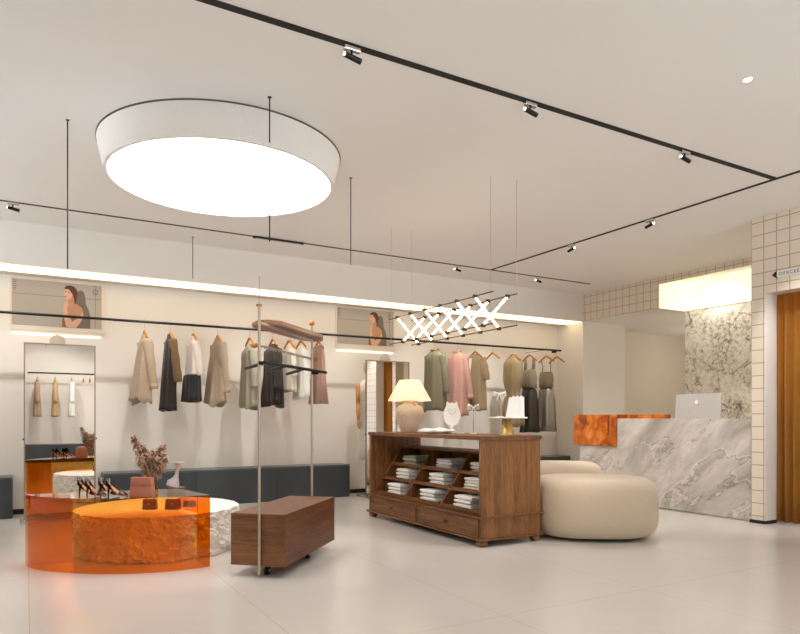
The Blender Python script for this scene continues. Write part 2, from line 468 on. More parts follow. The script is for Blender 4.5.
# ------------------------------------------------------------------ ceiling tracks and spots
def track(name, x0, x1, y0, y1, label, h=.004):
    tag(obj(name, one(x0, x1, y0, y1, CH-h, CH-.0005), M['blackmatte']), label, 'lighting track', 'black ceiling tracks')
track('ceiling_track', -3.0, 5.95, 3.456, 3.510, 'thick black lighting track nearest the viewer crossing the whole ceiling')
track('ceiling_track', 5.95, 5.995, .2, 7.695, 'black lighting track running towards the viewer, joining the other two tracks')
track('ceiling_track', -3.0, 8.0, 7.69, 7.73, 'thin black lighting track parallel to the hanging wall soffit')
lin = thing('track_grille_light', 'slim black grille light set into the rear track under the round lamp', 'track light', (2.7, 7.69, CH-.003))
obj('housing', one(-.32, .32, -.025, .03, -.022, 0, bev=.004), M['blackmatte'], lin)
obj('lens_strip', one(-.29, .29, -.012, .016, -.0245, -.0222), M['chrome'], lin)

def mk_spot(loc, az, label):
    s = thing('track_spotlight', label, 'spotlight', loc, az, 'small black spotlights on the ceiling tracks')
    obj('adapter', one(-.05, .055, -.016, .016, -.03, -.001, bev=.004), M['chrome'], s)
    b = B(); tube(b, [(0, 0, -.03), (0, 0, -.062)], .007, 8); obj('stem', b, M['black'], s)
    b = B(); tube(b, [(-.045, 0, -.058), (.06, 0, -.078)], .017, 14); obj('lamp_head', b, M['black'], s, 'auto')
    b = B(); tube(b, [(-.050, 0, -.057), (-.044, 0, -.0582)], .009, 12); obj('lens', b, M['spotlens'], s)
    return s
spots = [((1.67, 3.483, CH-.003), 0, 'spotlight on the nearest track, leftmost in view'),
         ((3.04, 3.483, CH-.003), 0, 'spotlight on the nearest track, middle of its three'),
         ((4.69, 3.483, CH-.003), 0, 'spotlight on the nearest track, close to its right end'),
         ((5.972, 4.87, CH-.003), PI/2, 'spotlight on the side track, nearer the track corner'),
         ((5.972, 6.06, CH-.003), PI/2, 'spotlight on the side track, farther from the viewer'),
         ((-.11, 7.71, CH-.003), 0, 'spotlight on the rear track at the far left of the picture'),
         ((5.37, 7.71, CH-.003), 0, 'spotlight on the rear track left of the track crossing'),
         ((6.89, 7.71, CH-.003), 0, 'spotlight on the rear track near its right end')]
s0 = None
for loc, az, lab in spots:
    if s0 is None: s0 = mk_spot(loc, az, lab)
    else: dup(s0, loc, az, lab)
dl = thing('recessed_downlight', 'small round recessed downlight alone in the upper right ceiling', 'downlight', (4.06, 2.55, CH))
b = B(); lathe(b, [(.032, -.0005), (.032, -.004), (.026, -.005)], seg=24); obj('trim_ring', b, M['white'], dl)
b = B(); lathe(b, [(.025, -.0045), (.025, -.006)], seg=24); obj('lens', b, M['spotlens'], dl)

def spot(loc, target, power, size=50, blend=.6, col=(1, .965, .92), rad=.03):
    l = D.lights.new('spot_beam', 'SPOT'); l.energy = power; l.spot_size = math.radians(size); l.spot_blend = blend
    l.color = col; l.shadow_soft_size = rad
    o = D.objects.new('spot_beam', l); C.objects.link(o); o.location = loc
    o.rotation_euler = (Vector(target)-Vector(loc)).to_track_quat('-Z', 'Y').to_euler()
    return o
SZ = CH-.10
spot((-.19, 7.70, SZ), (.0, 9.1, .75), 90, 62, 1.0)
spot((1.3, 7.70, SZ), (1.3, 9.1, .75), 75, 62, 1.0)
spot((2.7, 7.70, SZ), (2.7, 9.1, .75), 90, 62, 1.0)
spot((4.1, 7.70, SZ), (4.1, 9.1, .75), 75, 62, 1.0)
spot((5.29, 7.70, SZ), (5.6, 9.1, .75), 90, 62, 1.0)
spot((6.81, 7.70, SZ), (7.0, 9.1, .75), 90, 62, 1.0)
spot((1.59, 3.5, SZ), (.8, 5.6, .4), 70, 45)
spot((2.96, 3.5, SZ), (2.0, 5.2, .4), 90, 45)
spot((4.61, 3.5, SZ), (4.0, 5.4, .5), 110, 50)
spot((5.97, 4.79, SZ), (5.0, 5.2, .3), 90, 70)
spot((5.97, 5.98, SZ), (7.2, 5.6, .8), 170, 80)
spot((5.97, 3.2, SZ), (7.2, 3.8, 1.3), 110, 60)  # extra beam without a fixture, added to brighten the curtain
spot((9.0, 6.2, 3.3), (9.2, 6.2, 0), 34, 140, 1)  # unseen washers, this and next, added to brighten the marble wall
spot((9.0, 5.0, 3.3), (9.2, 5.0, 0), 34, 140, 1)
spot((5.37, 7.70, SZ), (6.6, 7.6, 0), 90, 110, 1)  # extra wide beam, added so the floor bounces light to the back
spot((2.7, 7.70, SZ), (2.6, 6.6, 0), 80, 110, 1)  # second added wide beam for floor bounce
spot((4.06, 2.55, SZ), (4.06, 2.55, 0), 60, 100)
spot((.5, -1.2, SZ), (.5, -3.1, 1.2), 90, 100)
spot((7.8, 3.6, SZ), (7.3, 3.6, 0), 70, 130)  # unseen light, added inside the fitting room
pl = D.lights.new('corridor_fill', 'POINT'); pl.energy = 5; pl.color = (1, .94, .86); pl.shadow_soft_size = .15  # unseen fill light, added to brighten the corridor
po = D.objects.new('corridor_fill', pl); C.objects.link(po); po.location = (11.3, 7.9, 2.3)
p2 = pl.copy(); p2.energy = 36; p2.color = (1, .9, .76); p2.shadow_soft_size = .2; q2 = D.objects.new('corridor_fill', p2); C.objects.link(q2); q2.location = (10.3, 5.9, 2.2)  # stronger added fill, hidden behind the marble wall

# hanging rods
for (x, y, z1, lab) in [(.27, 5.39, 2.25, 'thin dark rod hanging from the ceiling, left of the round lamp'),
                        (1.45, 4.32, 2.36, 'thin dark rod hanging across the front of the round lamp'),
                        (2.58, 5.40, 2.55, 'thin dark rod hanging just right of the round lamp'),
                        (1.76, 8.11, 2.84, 'short thin rod hanging below the rear track near the soffit')]:
    b = B(); tube(b, [(0, 0, 0), (0, 0, z1-CH)], .0045, 8); bx(b, -.012, .012, -.012, .012, -.004, 0)
    o = obj('ceiling_rod', b, M['black'], loc=(x, y, CH)); tag(o, lab, 'hanging rod', 'thin rods hanging from the ceiling')

# ------------------------------------------------------------------ lattice chandelier
ch = thing('lattice_chandelier', 'suspended chandelier of glowing tubes crossed between slim brass rods', 'chandelier', (3.8, 5.66, CH))
def CP(x, y, z): return (x-3.8, y-5.66, z-CH)
for x, z, ya, yb in [(3.67, 2.30, 4.70, 6.66), (3.93, 2.30, 4.68, 6.58), (3.67, 2.01, 4.70, 6.62), (3.93, 2.01, 4.68, 6.58)]:
    b = B(); tube(b, [CP(x, ya, z), CP(x, yb, z)], .0055, 8); obj('rod', b, M['darkbrass'], ch, True)
    n = 6
    ys = {(3.67, 2.30): (6.46, 4.98), (3.93, 2.01): (6.42, 4.95), (3.67, 2.01): (6.33, 4.85), (3.93, 2.30): (6.29, 4.82)}[(x, z)]
    for i in range(n):
        y = ys[0]+(ys[1]-ys[0])*i/(n-1)
        b = B(); tube(b, [CP(x-.018, y, z), CP(x+.018, y, z)], .017, 10)
        obj('knuckle', b, M['darkbrass'], ch, 'auto')
for i in range(6):
    t = i/5
    yA = 6.46+(4.98-6.46)*t; yD = 6.42+(4.95-6.42)*t; yC = 6.33+(4.85-6.33)*t; yB = 6.29+(4.82-6.29)*t
    b = B(); tube(b, [CP(3.68, yA, 2.285), CP(3.92, yD, 2.025)], .0085, 12); obj('light_tube', b, M['tube'], ch, True)
    b = B(); tube(b, [CP(3.92, yB, 2.285), CP(3.68, yC, 2.025)], .0085, 12); obj('light_tube', b, M['tube'], ch, True)
for x, y, z in [(3.67, 6.60, 2.01), (3.93, 6.57, 2.01), (3.67, 4.74, 2.01), (3.93, 4.69, 2.01)]:
    b = B(); tube(b, [CP(x, y, CH), CP(x, y, z)], .0018, 6); obj('suspension_wire', b, M['steel'], ch, True)

# ------------------------------------------------------------------ pictures on the back wall
def flat(pts, y, t=.002, w=.98, h=.55):
    """pts in unit picture coordinates -> thin flat shape in the picture plane"""
    bm = B(); prism(bm, [(p[0]*w, y, -p[1]*h) for p in pts], (0, t, 0)); return bm
P_bg = plain('poster_grey', (176, 168, 157), .6, scale=4, vary=.04)
P_sh = plain('poster_shadow', (112, 104, 96), .6)
P_line = plain('poster_line', (128, 120, 110), .6)
P_hair = plain('poster_hair', (92, 52, 34), .6)
P_skin = plain('poster_skin', (216, 172, 144), .6)
P_skin2 = plain('poster_skin_tone', (190, 140, 108), .6)
P_cloth = plain('poster_cloth', (136, 98, 54), .6)
P_lip = plain('poster_lips', (156, 62, 54), .6)
P_card = plain('poster_card', (228, 216, 200), .7)
def picture(x, label):
    t = thing('wall_picture', label, 'picture', (x, 9.1, 2.83), 0, 'large photographs of a woman above the mirrors')
    obj('backing_panel', one(-.02, 1.02, -.018, -.001, -.61, .06), P_card, t)
    obj('background', one(0, .98, -.024, -.018, -.55, 0), P_bg, t)
    obj('cast_shadow', flat([(.70, .20), (.75, .14), (.79, .17), (.81, .30), (.815, .45), (.85, .58), (.868, .72), (.868, 1), (.72, 1)], -.0255), P_sh, t)
    obj('wall_line', one(0, .98, -.0255, -.024, -.178, -.172), P_line, t)
    obj('upright_line', one(.905, .911, -.0255, -.024, -.55, -.01), P_line, t)
    b = B(); 
    rings = []
    for r in (.030, .022):
        rings.append([b.verts.new((.908+r*math.cos(a*PI/12), -.0265, -.085+r*math.sin(a*PI/12)*1.2)) for a in range(24)])
    for k in range(24): b.faces.new((rings[0][k], rings[0][(k+1) % 24], rings[1][(k+1) % 24], rings[1][k]))
    prism(b, [(.893, -.0268, -.10), (.897, -.0268, -.102), (.923, -.0268, -.07), (.919, -.0268, -.068)], (0, .001, 0))
    obj('round_emblem', b, P_sh, t)
    b = B()
    for i in range(6): bx(b, .012, .05-.006*(i % 3), -.0255, -.0245, -.025-.022*i, -.017-.022*i)
    obj('small_print', b, P_sh, t)
    obj('clothing', flat([(.545, 1), (.545, .82), (.575, .76), (.62, .80), (.70, .74), (.755, .70), (.765, .80), (.75, 1)], -.0262), P_cloth, t)
    obj('torso', flat([(.62, .42), (.655, .40), (.70, .45), (.765, .53), (.785, .62), (.765, .74), (.755, .78), (.70, .78), (.66, .72), (.62, .78), (.60, .70), (.60, .56), (.625, .50)], -.0275), P_skin2, t)
    obj('forearm', flat([(.59, .98), (.555, .70), (.56, .52), (.575, .44), (.60, .42), (.615, .46), (.60, .56), (.615, .72), (.66, .86), (.74, .76), (.78, .62), (.79, .74), (.745, .90), (.70, 1), (.62, 1)], -.0285), P_skin, t)
    obj('neck', flat([(.615, .30), (.68, .26), (.69, .44), (.64, .50), (.61, .46)], -.029), P_skin2, t)
    obj('hair', flat([(.565, .13), (.59, .075), (.635, .05), (.685, .075), (.715, .15), (.72, .24), (.705, .36), (.70, .46), (.685, .47), (.68, .34), (.66, .24), (.62, .14), (.585, .14)], -.031), P_hair, t)
    obj('face', flat([(.58, .13), (.62, .12), (.655, .18), (.662, .27), (.64, .34), (.61, .385), (.588, .375), (.576, .345), (.566, .31), (.570, .28), (.556, .265), (.566, .22), (.568, .17)], -.030), P_skin, t)
    b = flat([(.572, .20), (.592, .195), (.592, .21), (.572, .212)], -.0315)
    prism(b, [(.61*.98, -.0315, -.20*.55), (.632*.98, -.0315, -.205*.55), (.63*.98, -.0315, -.218*.55), (.61*.98, -.0315, -.215*.55)], (0, .001, 0))
    obj('eyes', b, P_hair, t)
    obj('lips', flat([(.570, .305), (.59, .295), (.598, .31), (.582, .325)], -.0315), P_lip, t)
    obj('light_line', one(0, .97, -.022, -.004, -.665, -.651), M['linelight'], t)
    return t
p1 = picture(-.14, 'wide grey photograph of a woman on the wall at the far left')
dup(p1, (4.11, 9.1, 2.845), label='wide grey photograph of a woman above the mirror behind the table lamp')

# ------------------------------------------------------------------ standing mirrors
def mirror(x, y, label, w=.72, h=1.99):
    t = thing('standing_mirror', label, 'mirror', (x, y, 0), 0, 'tall framed standing mirrors')
    obj('glass', one(.012, w-.012, -.004, .004, .09, h-.012), M['mirror'], t)
    b = B()
    bx(b, 0, .014, -.014, .014, .03, h); bx(b, w-.014, w, -.014, .014, .03, h); bx(b, .014, w-.014, -.014, .014, h-.014, h); bx(b, .014, w-.014, -.014, .014, .076, .09)
    obj('frame', b, M['mirrorframe'], t)
    obj('backing', one(.014, w-.014, .004, .013, .09, h-.014), M['mirrorframe'], t)
    for k in (0, 1):
        xx = -.035 if k == 0 else w+.005
        obj('foot_bar', one(xx, xx+.03, -.30, .22, .012, .04, bev=.004), M['chrome'], t)
    b = B(); bx(b, -.035, w+.035, -.20, -.17, .014, .03); obj('cross_bar', b, M['chrome'], t)
    for k in (0, 1):
        b = B(); tube(b, [(-.012 if k == 0 else w-.002, 0, .92), (.002 if k == 0 else w+.012, 0, .92)], .012, 10); obj('pivot_knob', b, M['black'], t)
    b = B(); tube(b, [(w*.46, .022, h+.025), (w*.46, .036, h+.025)], .08, 28); obj('round_top_disc', b, M['disc'], t, 'auto')
    return t
m1 = mirror(-.015, 8.3, 'tall narrow mirror at the far left reflecting the orange table')
m2 = dup(m1, (4.225, 8.35, 0), label='tall mirror behind the table lamp reflecting tiles and mustard curtain')

# ------------------------------------------------------------------ wall benches
def bench(x0, x1, label, y0=8.72, y1=9.085, fr=-1):
    t = thing('low_bench', label, 'bench', ((x0+x1)/2, (y0+y1)/2, 0), 0, 'dark slate low benches along the walls')
    w, d = (x1-x0)/2, (y1-y0)/2
    b = B(); bx(b, -w, w, -d, d, 0, .455, bev=.003)
    obj('body', b, M['slate'], t)
    obj('top', one(-w, w, -d, d, .456, .475, bev=.002), M['slatetop'], t)
    b = B()
    n = max(1, int((x1-x0)/.85))
    for i in range(1, n): bx(b, -w+i*(2*w/n)-.0015, -w+i*(2*w/n)+.0015, fr*(d+.001)-.001, fr*(d+.001)+.001, .02, .45)
    if n > 1: obj('seam', b, M['blackmatte'], t)
    return t
bench(-2.9, -.13, 'dark slate bench at the left edge beside the mirror')
bench(.83, 4.15, 'long dark slate bench under the left run of hanging clothes')
bench(5.3, 8.56, 'dark slate bench end between the boucle seats and the reception desk')
bench(-1.2, 2.6, 'dark slate bench on the wall behind the viewer, seen in the left mirror', -3.185, -2.8, 1)

# ------------------------------------------------------------------ rails
def rail(x0, x1, y, z, label):
    t = thing('hanging_rail', label, 'clothes rail', (x0, y, z))
    b = B(); tube(b, [(0, 0, 0), (x1-x0, 0, 0)], .016 if y > 0 else .02, 12); obj('bar', b, M['black'], t, 'auto')
    wy = 9.1 if y > 0 else -3.2
    for xx in ([x1-x0-.30, .2] if y > 0 else [.05, x1-x0-.05]):
        b = B(); tube(b, [(xx, 0, 0), (xx, (wy-y), 0)], .006, 10); obj('wall_bracket', b, M['champagne'], t, 'auto')
    b = B(); tube(b, [(x1-x0-.20, 0, -.03), (x1-x0-.12, 0, -.022)], .022, 12); obj('end_clamp', b, M['black'], t, 'auto')
    return t
RZ = 2.335
rail(-2.9, 8.12, 8.5, RZ, 'long black clothes rail running along the whole hanging wall')
rail(.05, 2.3, -2.75, RZ, 'black clothes rail behind the viewer, seen in the left mirror')

# ------------------------------------------------------------------ hangers and garments
def mk_hanger(label, wd=False, half=.19):
    t = thing('clothes_hanger', label, 'hanger', (0, 0, 0), 0, 'wooden hangers on the long rail')
    b = B(); pts = [(0, 0, -.13)]+[(0, .0, -.05)]
    for i in range(8):
        a = -PI/2+PI*1.25*i/7
        pts.append((0, .022*math.cos(a)*1.0, .0+.022*math.sin(a)))
    pts = [(0, 0, -.135), (0, 0, -.04)]+[(0, .024*math.sin(i*PI*1.2/8)*1.0, -.002-.024*math.cos(i*PI*1.2/8)) for i in range(9)]
    tube(b, pts, .0022, 6); obj('hook', b, M['steel'], t, True)
    b = B()
    pts = []; rad = []
    for i in range(17):
        s = -1+2*i/16
        pts.append((0, s*half, -.13-.105*abs(s)**1.15)); rad.append(.015 if abs(s) < .95 else .010)
    tube(b, pts, .015, 8, radii=rad, flat=1)
    obj('shoulder_arms', b, M['hangerred'] if wd else M['hanger'], t, True)
    return t

rnd = random.Random(3)
def shell(bm, rows, n=36, folds=7, amp=.012, ph=0, hem=0, closed=True, flare=None):
    """rows: (t, z, half_y, half_x, y_shift, x_shift, fold_scale)"""
    R = []
    for (z, hy, hx, ys, xs, fs) in rows:
        ring = []
        for k in range(n):
            a = 2*PI*k/n
            ca, sa = math.cos(a), math.sin(a)
            f = 1+0
            w = amp*fs*(math.sin(folds*a+ph+z*1.5)+.5*math.sin((folds*2+1)*a+ph*2.3+z*3))
            ex = .75
            cx = math.copysign(abs(ca)**ex, ca)*hx+ca*w; cy = math.copysign(abs(sa)**ex, sa)*hy+sa*w*1.0
            zz = z+(hem*math.sin(2*a+ph)+hem*.5*math.sin(5*a+ph) if fs >= 1 else 0)
            ring.append(bm.verts.new((xs+cx, ys+cy, zz)))
        R.append(ring)
    for i in range(len(R)-1):
        for k in range(n):
            bm.faces.new((R[i][k], R[i][(k+1) % n], R[i+1][(k+1) % n], R[i+1][k]))
    bm.faces.new(R[0][::-1]); bm.faces.new(R[-1])

def torso_rows(zt, zb, hw, th, hem_w, hem_t, neck=.06, steps=14, drop=.09, waist=None, skew=0):
    rows = []
    L = zt-zb
    rows.append((zt+.012, neck*.75, .028, 0, 0, 0)); rows.append((zt, neck, .034, 0, 0, .1))
    rows.append((zt-drop*.35, hw*.62, th*.62, 0, 0, .15)); rows.append((zt-drop*.75, hw*.9, th*.85, 0, 0, .25)); rows.append((zt-drop*1.2, hw, th, 0, 0, .35))
    z0 = zt-drop*1.2
    for i in range(1, steps+1):
        t = i/steps
        z = z0+(zb-z0)*t
        hy = hw+(hem_w-hw)*t; hx = th+(hem_t-th)*t
        if waist:
            k = math.exp(-((t-waist[0])/.12)**2); hy *= 1-waist[1]*k; hx *= 1-waist[1]*k
        rows.append((z, hy, hx, 0, skew*t, .35+.65*t))
    return rows

def sleeve(bm, side, hw, zt, length, r0=.055, r1=.04, out=.03, xs=0, seg=14, bend=0, wr=.004, ph=0):
    pts, rad = [], []
    n = 14
    for i in range(n+1):
        t = i/n
        y = side*(hw-.035+out*math.sin(min(1, t*1.3)*PI/2)*1.2)
        x = xs*t+bend*math.sin(t*PI)
        pts.append((x, y, zt-.07-length*t)); rad.append((r0+(r1-r0)*t)*(1+.06*math.sin(t*17+ph)))
    tube(bm, pts, r0, seg, radii=rad)

def hang(X, label, cat, Y=8.5, kind='clothes', zoff=0, rot=0):
    return thing(kind, label, cat, (X, Y, RZ+zoff), rot, None)

H0 = mk_hanger('', False)
H1 = mk_hanger('', True)
used = {'a': 0, 'b': 0}
def hanger_at(X, desc, red=False, Y=8.5, rot=0):
    src = H1 if red else H0; k = 'b' if red else 'a'
    lab = 'wooden hanger '+desc
    if used[k] == 0:
        src.location = (X, Y, RZ+.018); src.rotation_euler = (0, 0, rot); src['label'] = lab; used[k] = 1; return src
    return dup(src, (X, Y, RZ+.018), rot, lab)

def garment(name, X, zt, zb, hw, th, hem_w, hem_t, col, label, cat, sl=None, folds=7, amp=.012, hem=.008, waist=None, neck=.06,
            lower=None, lower_z=None, extra=None, mat=None, ph=0, rot=0, Y=8.5, sleeve_col=None, collar=None, drop=.09, skew=0):
    t = hang(X, label, cat, Y=Y, kind=name, rot=rot)
    zt -= RZ; zb -= RZ
    m = mat or cloth(col)
    rows = torso_rows(zt, zb, hw, th, hem_w, hem_t, neck, waist=waist, drop=drop, skew=skew)
    if lower:
        lz = lower_z-RZ
        up = [r for r in rows if r[0] > lz]; lo = [r for r in rows if r[0] <= lz]
        b = B(); shell(b, up+[(lz, lo[0][1], lo[0][2], 0, lo[0][4], .8)], folds=folds, amp=amp, ph=ph); obj('bodice', b, m, t, True)
        lo2 = [(lz-.002, lo[0][1]*1.04, lo[0][2]*1.06, 0, lo[0][4], .5)]+[(r[0], r[1]*1.05, r[2]*1.08, 0, r[4], r[5]) for r in lo]
        b = B(); shell(b, lo2, folds=folds+3, amp=amp*1.2, ph=ph+1, hem=hem); obj('lower_panel', b, lower if not isinstance(lower, tuple) else cloth(lower), t, True)
    else:
        b = B(); shell(b, rows, folds=folds, amp=amp*1.6, ph=ph, hem=hem*1.5); obj('body', b, m, t, True)
    if sl:
        for side in (-1, 1):
            b = B(); sleeve(b, side, hw, zt, sl[0], sl[1], sl[2], sl[3], xs=sl[4] if len(sl) > 4 else 0, ph=ph+side)
            obj('sleeve', b, cloth(sleeve_col) if sleeve_col else m, t, True)
            if len(sl) > 5 and sl[5]:
                b = B(); y = side*(hw-.035+sl[3]*1.2)
                tube(b, [((sl[4] if len(sl) > 4 else 0), y, zt-.07-sl[0]+.05), ((sl[4] if len(sl) > 4 else 0), y, zt-.07-sl[0]-.01)], sl[2]*1.18, 14)
                obj('cuff', b, m, t, True)
    if collar:
        b = B(); tube(b, [(.05*math.cos(a*PI/8), .068*math.sin(a*PI/8), zt+.012+.012*math.cos(a*PI/8)) for a in range(17)], .016, 8); obj('collar', b, cloth(collar), t, True)
    return t

beige = (206, 186, 162); 
# left run
garment('knit_sweater', 1.27, 2.17, 1.36, .20, .055, .25, .105, (176, 155, 130), 'pale beige knit sweater, first garment from the left on the rail', 'sweater', sl=(.58, .065, .045, .04, .07, True), folds=5, amp=.016, hem=.025, ph=.4, skew=-.05)
garment('long_cardigan', 1.57, 2.19, 1.25, .19, .055, .16, .085, (44, 31, 24), 'long dark brown cardigan with golden tweed sleeves, second from the left', 'cardigan', sl=(.52, .05, .048, .03, .06), folds=6, amp=.012, ph=1.1, sleeve_col=(112, 84, 52), skew=-.03)
garment('two_tone_top', 1.85, 2.18, 1.36, .19, .055, .20, .095, (226, 212, 200), 'off-white coat with black lower half on the left run', 'coat', lower=(36, 34, 34), lower_z=1.70, sl=(.42, .06, .05, .03, .05), folds=6, amp=.012, ph=2, skew=-.02)
garment('knit_sweater', 2.16, 2.18, 1.34, .20, .055, .25, .105, (166, 147, 124), 'taupe beige knit sweater just left of the rolling rack pole', 'sweater', sl=(.62, .065, .045, .04, .05, True), folds=5, amp=.016, hem=.025, ph=3.3, skew=-.03)
# middle run behind the rolling rack
garment('loose_shirt', 2.58, 2.12, 1.30, .20, .075, .20, .10, (160, 154, 134), 'pale olive grey shirt hanging behind the rolling rack pole', 'shirt', sl=(.50, .06, .05, .03), folds=8, amp=.016, hem=.02, ph=4)
garment('ruffled_blouse', 2.90, 2.14, 1.34, .21, .075, .20, .10, (48, 37, 28), 'dark brown ruffled blouse behind the rolling rack', 'blouse', sl=(.52, .065, .05, .03), folds=9, amp=.024, hem=.025, ph=5)
garment('cropped_blouse', 3.13, 2.14, 1.52, .19, .05, .18, .06, (214, 202, 182), 'short cream blouse behind the rolling rack', 'blouse', sl=(.36, .05, .04, .03), folds=8, amp=.012, ph=6)
garment('white_shirt', 3.30, 2.14, 1.42, .19, .045, .19, .06, (236, 231, 224), 'white long shirt between the cream blouse and the pink trousers', 'shirt', sl=(.62, .05, .04, .03, .02), folds=6, amp=.010, ph=7)
t = hang(3.56, 'dusty pink wide trousers hanging by the far rack pole', 'trousers', kind='wide_trousers')
b = B(); shell(b, [(-.20, .15, .035, 0, 0, .2), (-.30, .16, .05, 0, 0, .5), (-.6, .17, .065, 0, 0, .8), (-.98, .19, .10, 0, 0, 1.2)], folds=9, amp=.016, hem=.004); obj('legs', b, cloth((188, 152, 136)), t, True)
b = B(); shell(b, [(-.165, .15, .03, 0, 0, 0), (-.205, .152, .036, 0, 0, 0)]); obj('waistband', b, cloth((196, 162, 144)), t, True)
# right run
garment('long_shirt', 5.50, 2.20, 1.27, .22, .10, .20, .14, (118, 112, 86), 'long olive green shirt, leftmost of the right run', 'shirt', sl=(.60, .065, .05, .03, .06), folds=6, amp=.010, ph=.2, collar=(112, 106, 80), hem=.012)
garment('long_shirt', 5.92, 2.20, 1.20, .21, .09, .19, .12, (190, 144, 128), 'dusty pink long-sleeved shirt beside the olive shirt', 'shirt', sl=(.66, .06, .045, .04, .10, True), folds=6, amp=.010, ph=1.5, collar=(184, 136, 120), hem=.01)
t_ = garment('tunic_coat', 6.27, 2.17, 1.28, .21, .09, .20, .12, (156, 134, 102), 'tan short-sleeved coat with pale front band, third of the right run', 'coat', sl=(.34, .065, .055, .04, .06), folds=6, amp=.013, ph=2.4)
b = B(); tube(b, [(-.105, -.02, 2.11-RZ), (-.12, -.02, 1.95-RZ), (-.128, -.02, 1.6-RZ), (-.135, -.02, 1.30-RZ)], .02, 8); obj('front_band', b, cloth((222, 212, 196)), t_, True)
garment('sleeveless_dress', 7.05, 2.17, 1.02, .19, .09, .20, .12, (146, 126, 92), 'tan sleeveless dress gathered at the waist', 'dress', folds=9, amp=.014, waist=(.46, .34), ph=3)
def strap_top(name, X, label, cat, topc, botc, zt=2.17, zw=1.66, zb=.92, metal=0, hw=.17, hem=.16):
    t = hang(X, label, cat, kind=name)
    b = B()
    for s in (-1, 1): tube(b, [(0, s*.11, zt-RZ), (.01, s*.10, zt-.10-RZ), (0, s*.105, zt-.20-RZ)], .026 if metal == 0 else .007, 8)
    obj('strap', b, cloth(topc), t, True)
    b = B(); shell(b, [(zt-.19-RZ, .13, .03, 0, 0, .1), (zt-.24-RZ, .155, .05, 0, 0, .3), (zt-.34-RZ, hw, .07, 0, 0, .5), (zw+.08-RZ, hw*.92, .07, 0, 0, .6), (zw-RZ, hw*.95, .075, 0, 0, .8)], folds=6, amp=.008)
    obj('top', b, cloth(topc), t, True)
    b = B(); shell(b, [(zw-RZ, .13, .05, 0, 0, .2), (zw-.06-RZ, .15, .07, 0, 0, .5), (zw-.25-RZ, hem*.95, .09, 0, 0, .9), (zb+.1-RZ, hem, .10, 0, 0, 1.1), (zb-RZ, hem*1.05, .11, 0, 0, 1.3)], folds=11, amp=.018, hem=.008)
    obj('skirt', b, botc, t, True)
    return t
strap_top('tank_set', 7.40, 'grey tank top over dark pleated satin trousers', 'outfit', (132, 118, 98), cloth((64, 56, 48), .3, .35))
tt = strap_top('camisole_set', 7.78, 'taupe camisole over a silver satin skirt', 'outfit', (138, 122, 100), cloth((160, 150, 138), .22, .7), zt=2.14, zw=1.68, zb=.93, metal=1, hw=.16)
for nm, x, d, r in [('a', 1.27, 'holding the pale beige sweater', 0), ('a', 1.57, 'holding the dark brown cardigan', 0), ('a', 1.85, 'holding the off-white and black coat', 0),
                    ('a', 2.16, 'holding the taupe sweater', 0), ('b', 2.58, 'holding the pale olive grey shirt', 1), ('b', 2.90, 'holding the dark ruffled blouse', 1),
                    ('b', 3.13, 'holding the short cream blouse', 1), ('b', 3.30, 'holding the white long shirt', 1), ('b', 3.56, 'above the dusty pink trousers', 0),
                    ('b', 5.50, 'inside the olive shirt', 1), ('b', 5.92, 'inside the pink shirt', 1), ('b', 6.27, 'holding the tan coat', 1),
                    ('b', 6.62, 'hanging empty between the tan coat and the tan dress', 1), ('b', 7.05, 'holding the tan sleeveless dress', 1),
                    ('b', 7.40, 'holding the grey tank top', 1), ('b', 7.78, 'holding the taupe camisole', 1), ('b', 8.02, 'hanging empty at the right end of the rail', 1)]:
    hanger_at(x, d, bool(r))
# garments seen only in the left mirror
garment('long_coat', .27, 2.15, 1.20, .19, .05, .18, .085, (166, 138, 118), 'brown-beige coat on the rear rail, left one in the mirror', 'coat', sl=(.5, .06, .05, .03), Y=-2.75, rot=0)
garment('long_coat', .68, 2.15, 1.20, .19, .05, .18, .085, (182, 154, 112), 'tan coat on the rear rail, middle one in the mirror', 'coat', sl=(.5, .06, .05, .03), Y=-2.75, rot=0, ph=2)
garment('long_shirt', 1.07, 2.15, 1.20,   .17, .05, .16, .07, (240, 236, 230), 'white shirt on the rear rail, seen in the mirror', 'shirt', sl=(.5, .05, .045, .03), Y=-2.75, rot=0, ph=4)
for x, d in [(.27, 'holding the brown-beige coat in the mirror'), (.68, 'holding the tan coat in the mirror'), (1.07, 'holding the white shirt in the mirror'), (1.35, 'empty in the mirror, left one'), (1.5, 'empty in the mirror, right one')]:
    hanger_at(x, d, False, Y=-2.75, rot=0)

# ------------------------------------------------------------------ mannequin
mq = thing('mannequin', 'pale mannequin with wooden arms standing behind the mirror', 'mannequin', (4.46, 8.66, 0))
b = B()
rows = [(1.80, .045, .045), (1.74, .05, .048), (1.71, .10, .06), (1.68, .165, .075), (1.62, .185, .085), (1.5, .17, .10), (1.35, .14, .09), (1.22, .125, .085), (1.10, .15, .095), (.98, .165, .10), (.86, .15, .095), (.74, .13, .085)]
R = []
for z, hx, hy in rows:
    R.append([b.verts.new((hx*math.cos(2*PI*k/24), hy*math.sin(2*PI*k/24), z)) for k in range(24)])
for i in range(len(R)-1):
    for k in range(24): b.faces.new((R[i][k], R[i][(k+1) % 24], R[i+1][(k+1) % 24], R[i+1][k]))
b.faces.new(R[0]); b.faces.new(R[-1])
obj('torso', b, M['mannequin'], mq, True)
b = B(); shell(b, [(1.735, .11, .065, 0, 0, 0), (1.66, .095, .19, 0, 0, .1), (1.55, .105, .19, 0, 0, .3), (1.35, .10, .16, 0, 0, .4), (1.1, .11, .18, 0, 0, .5), (.8, .12, .17, 0, 0, .8), (.55, .13, .17, 0, 0, 1.1)], folds=8, amp=.012, hem=.01)
obj('dress', b, cloth((232, 226, 216)), mq, True)
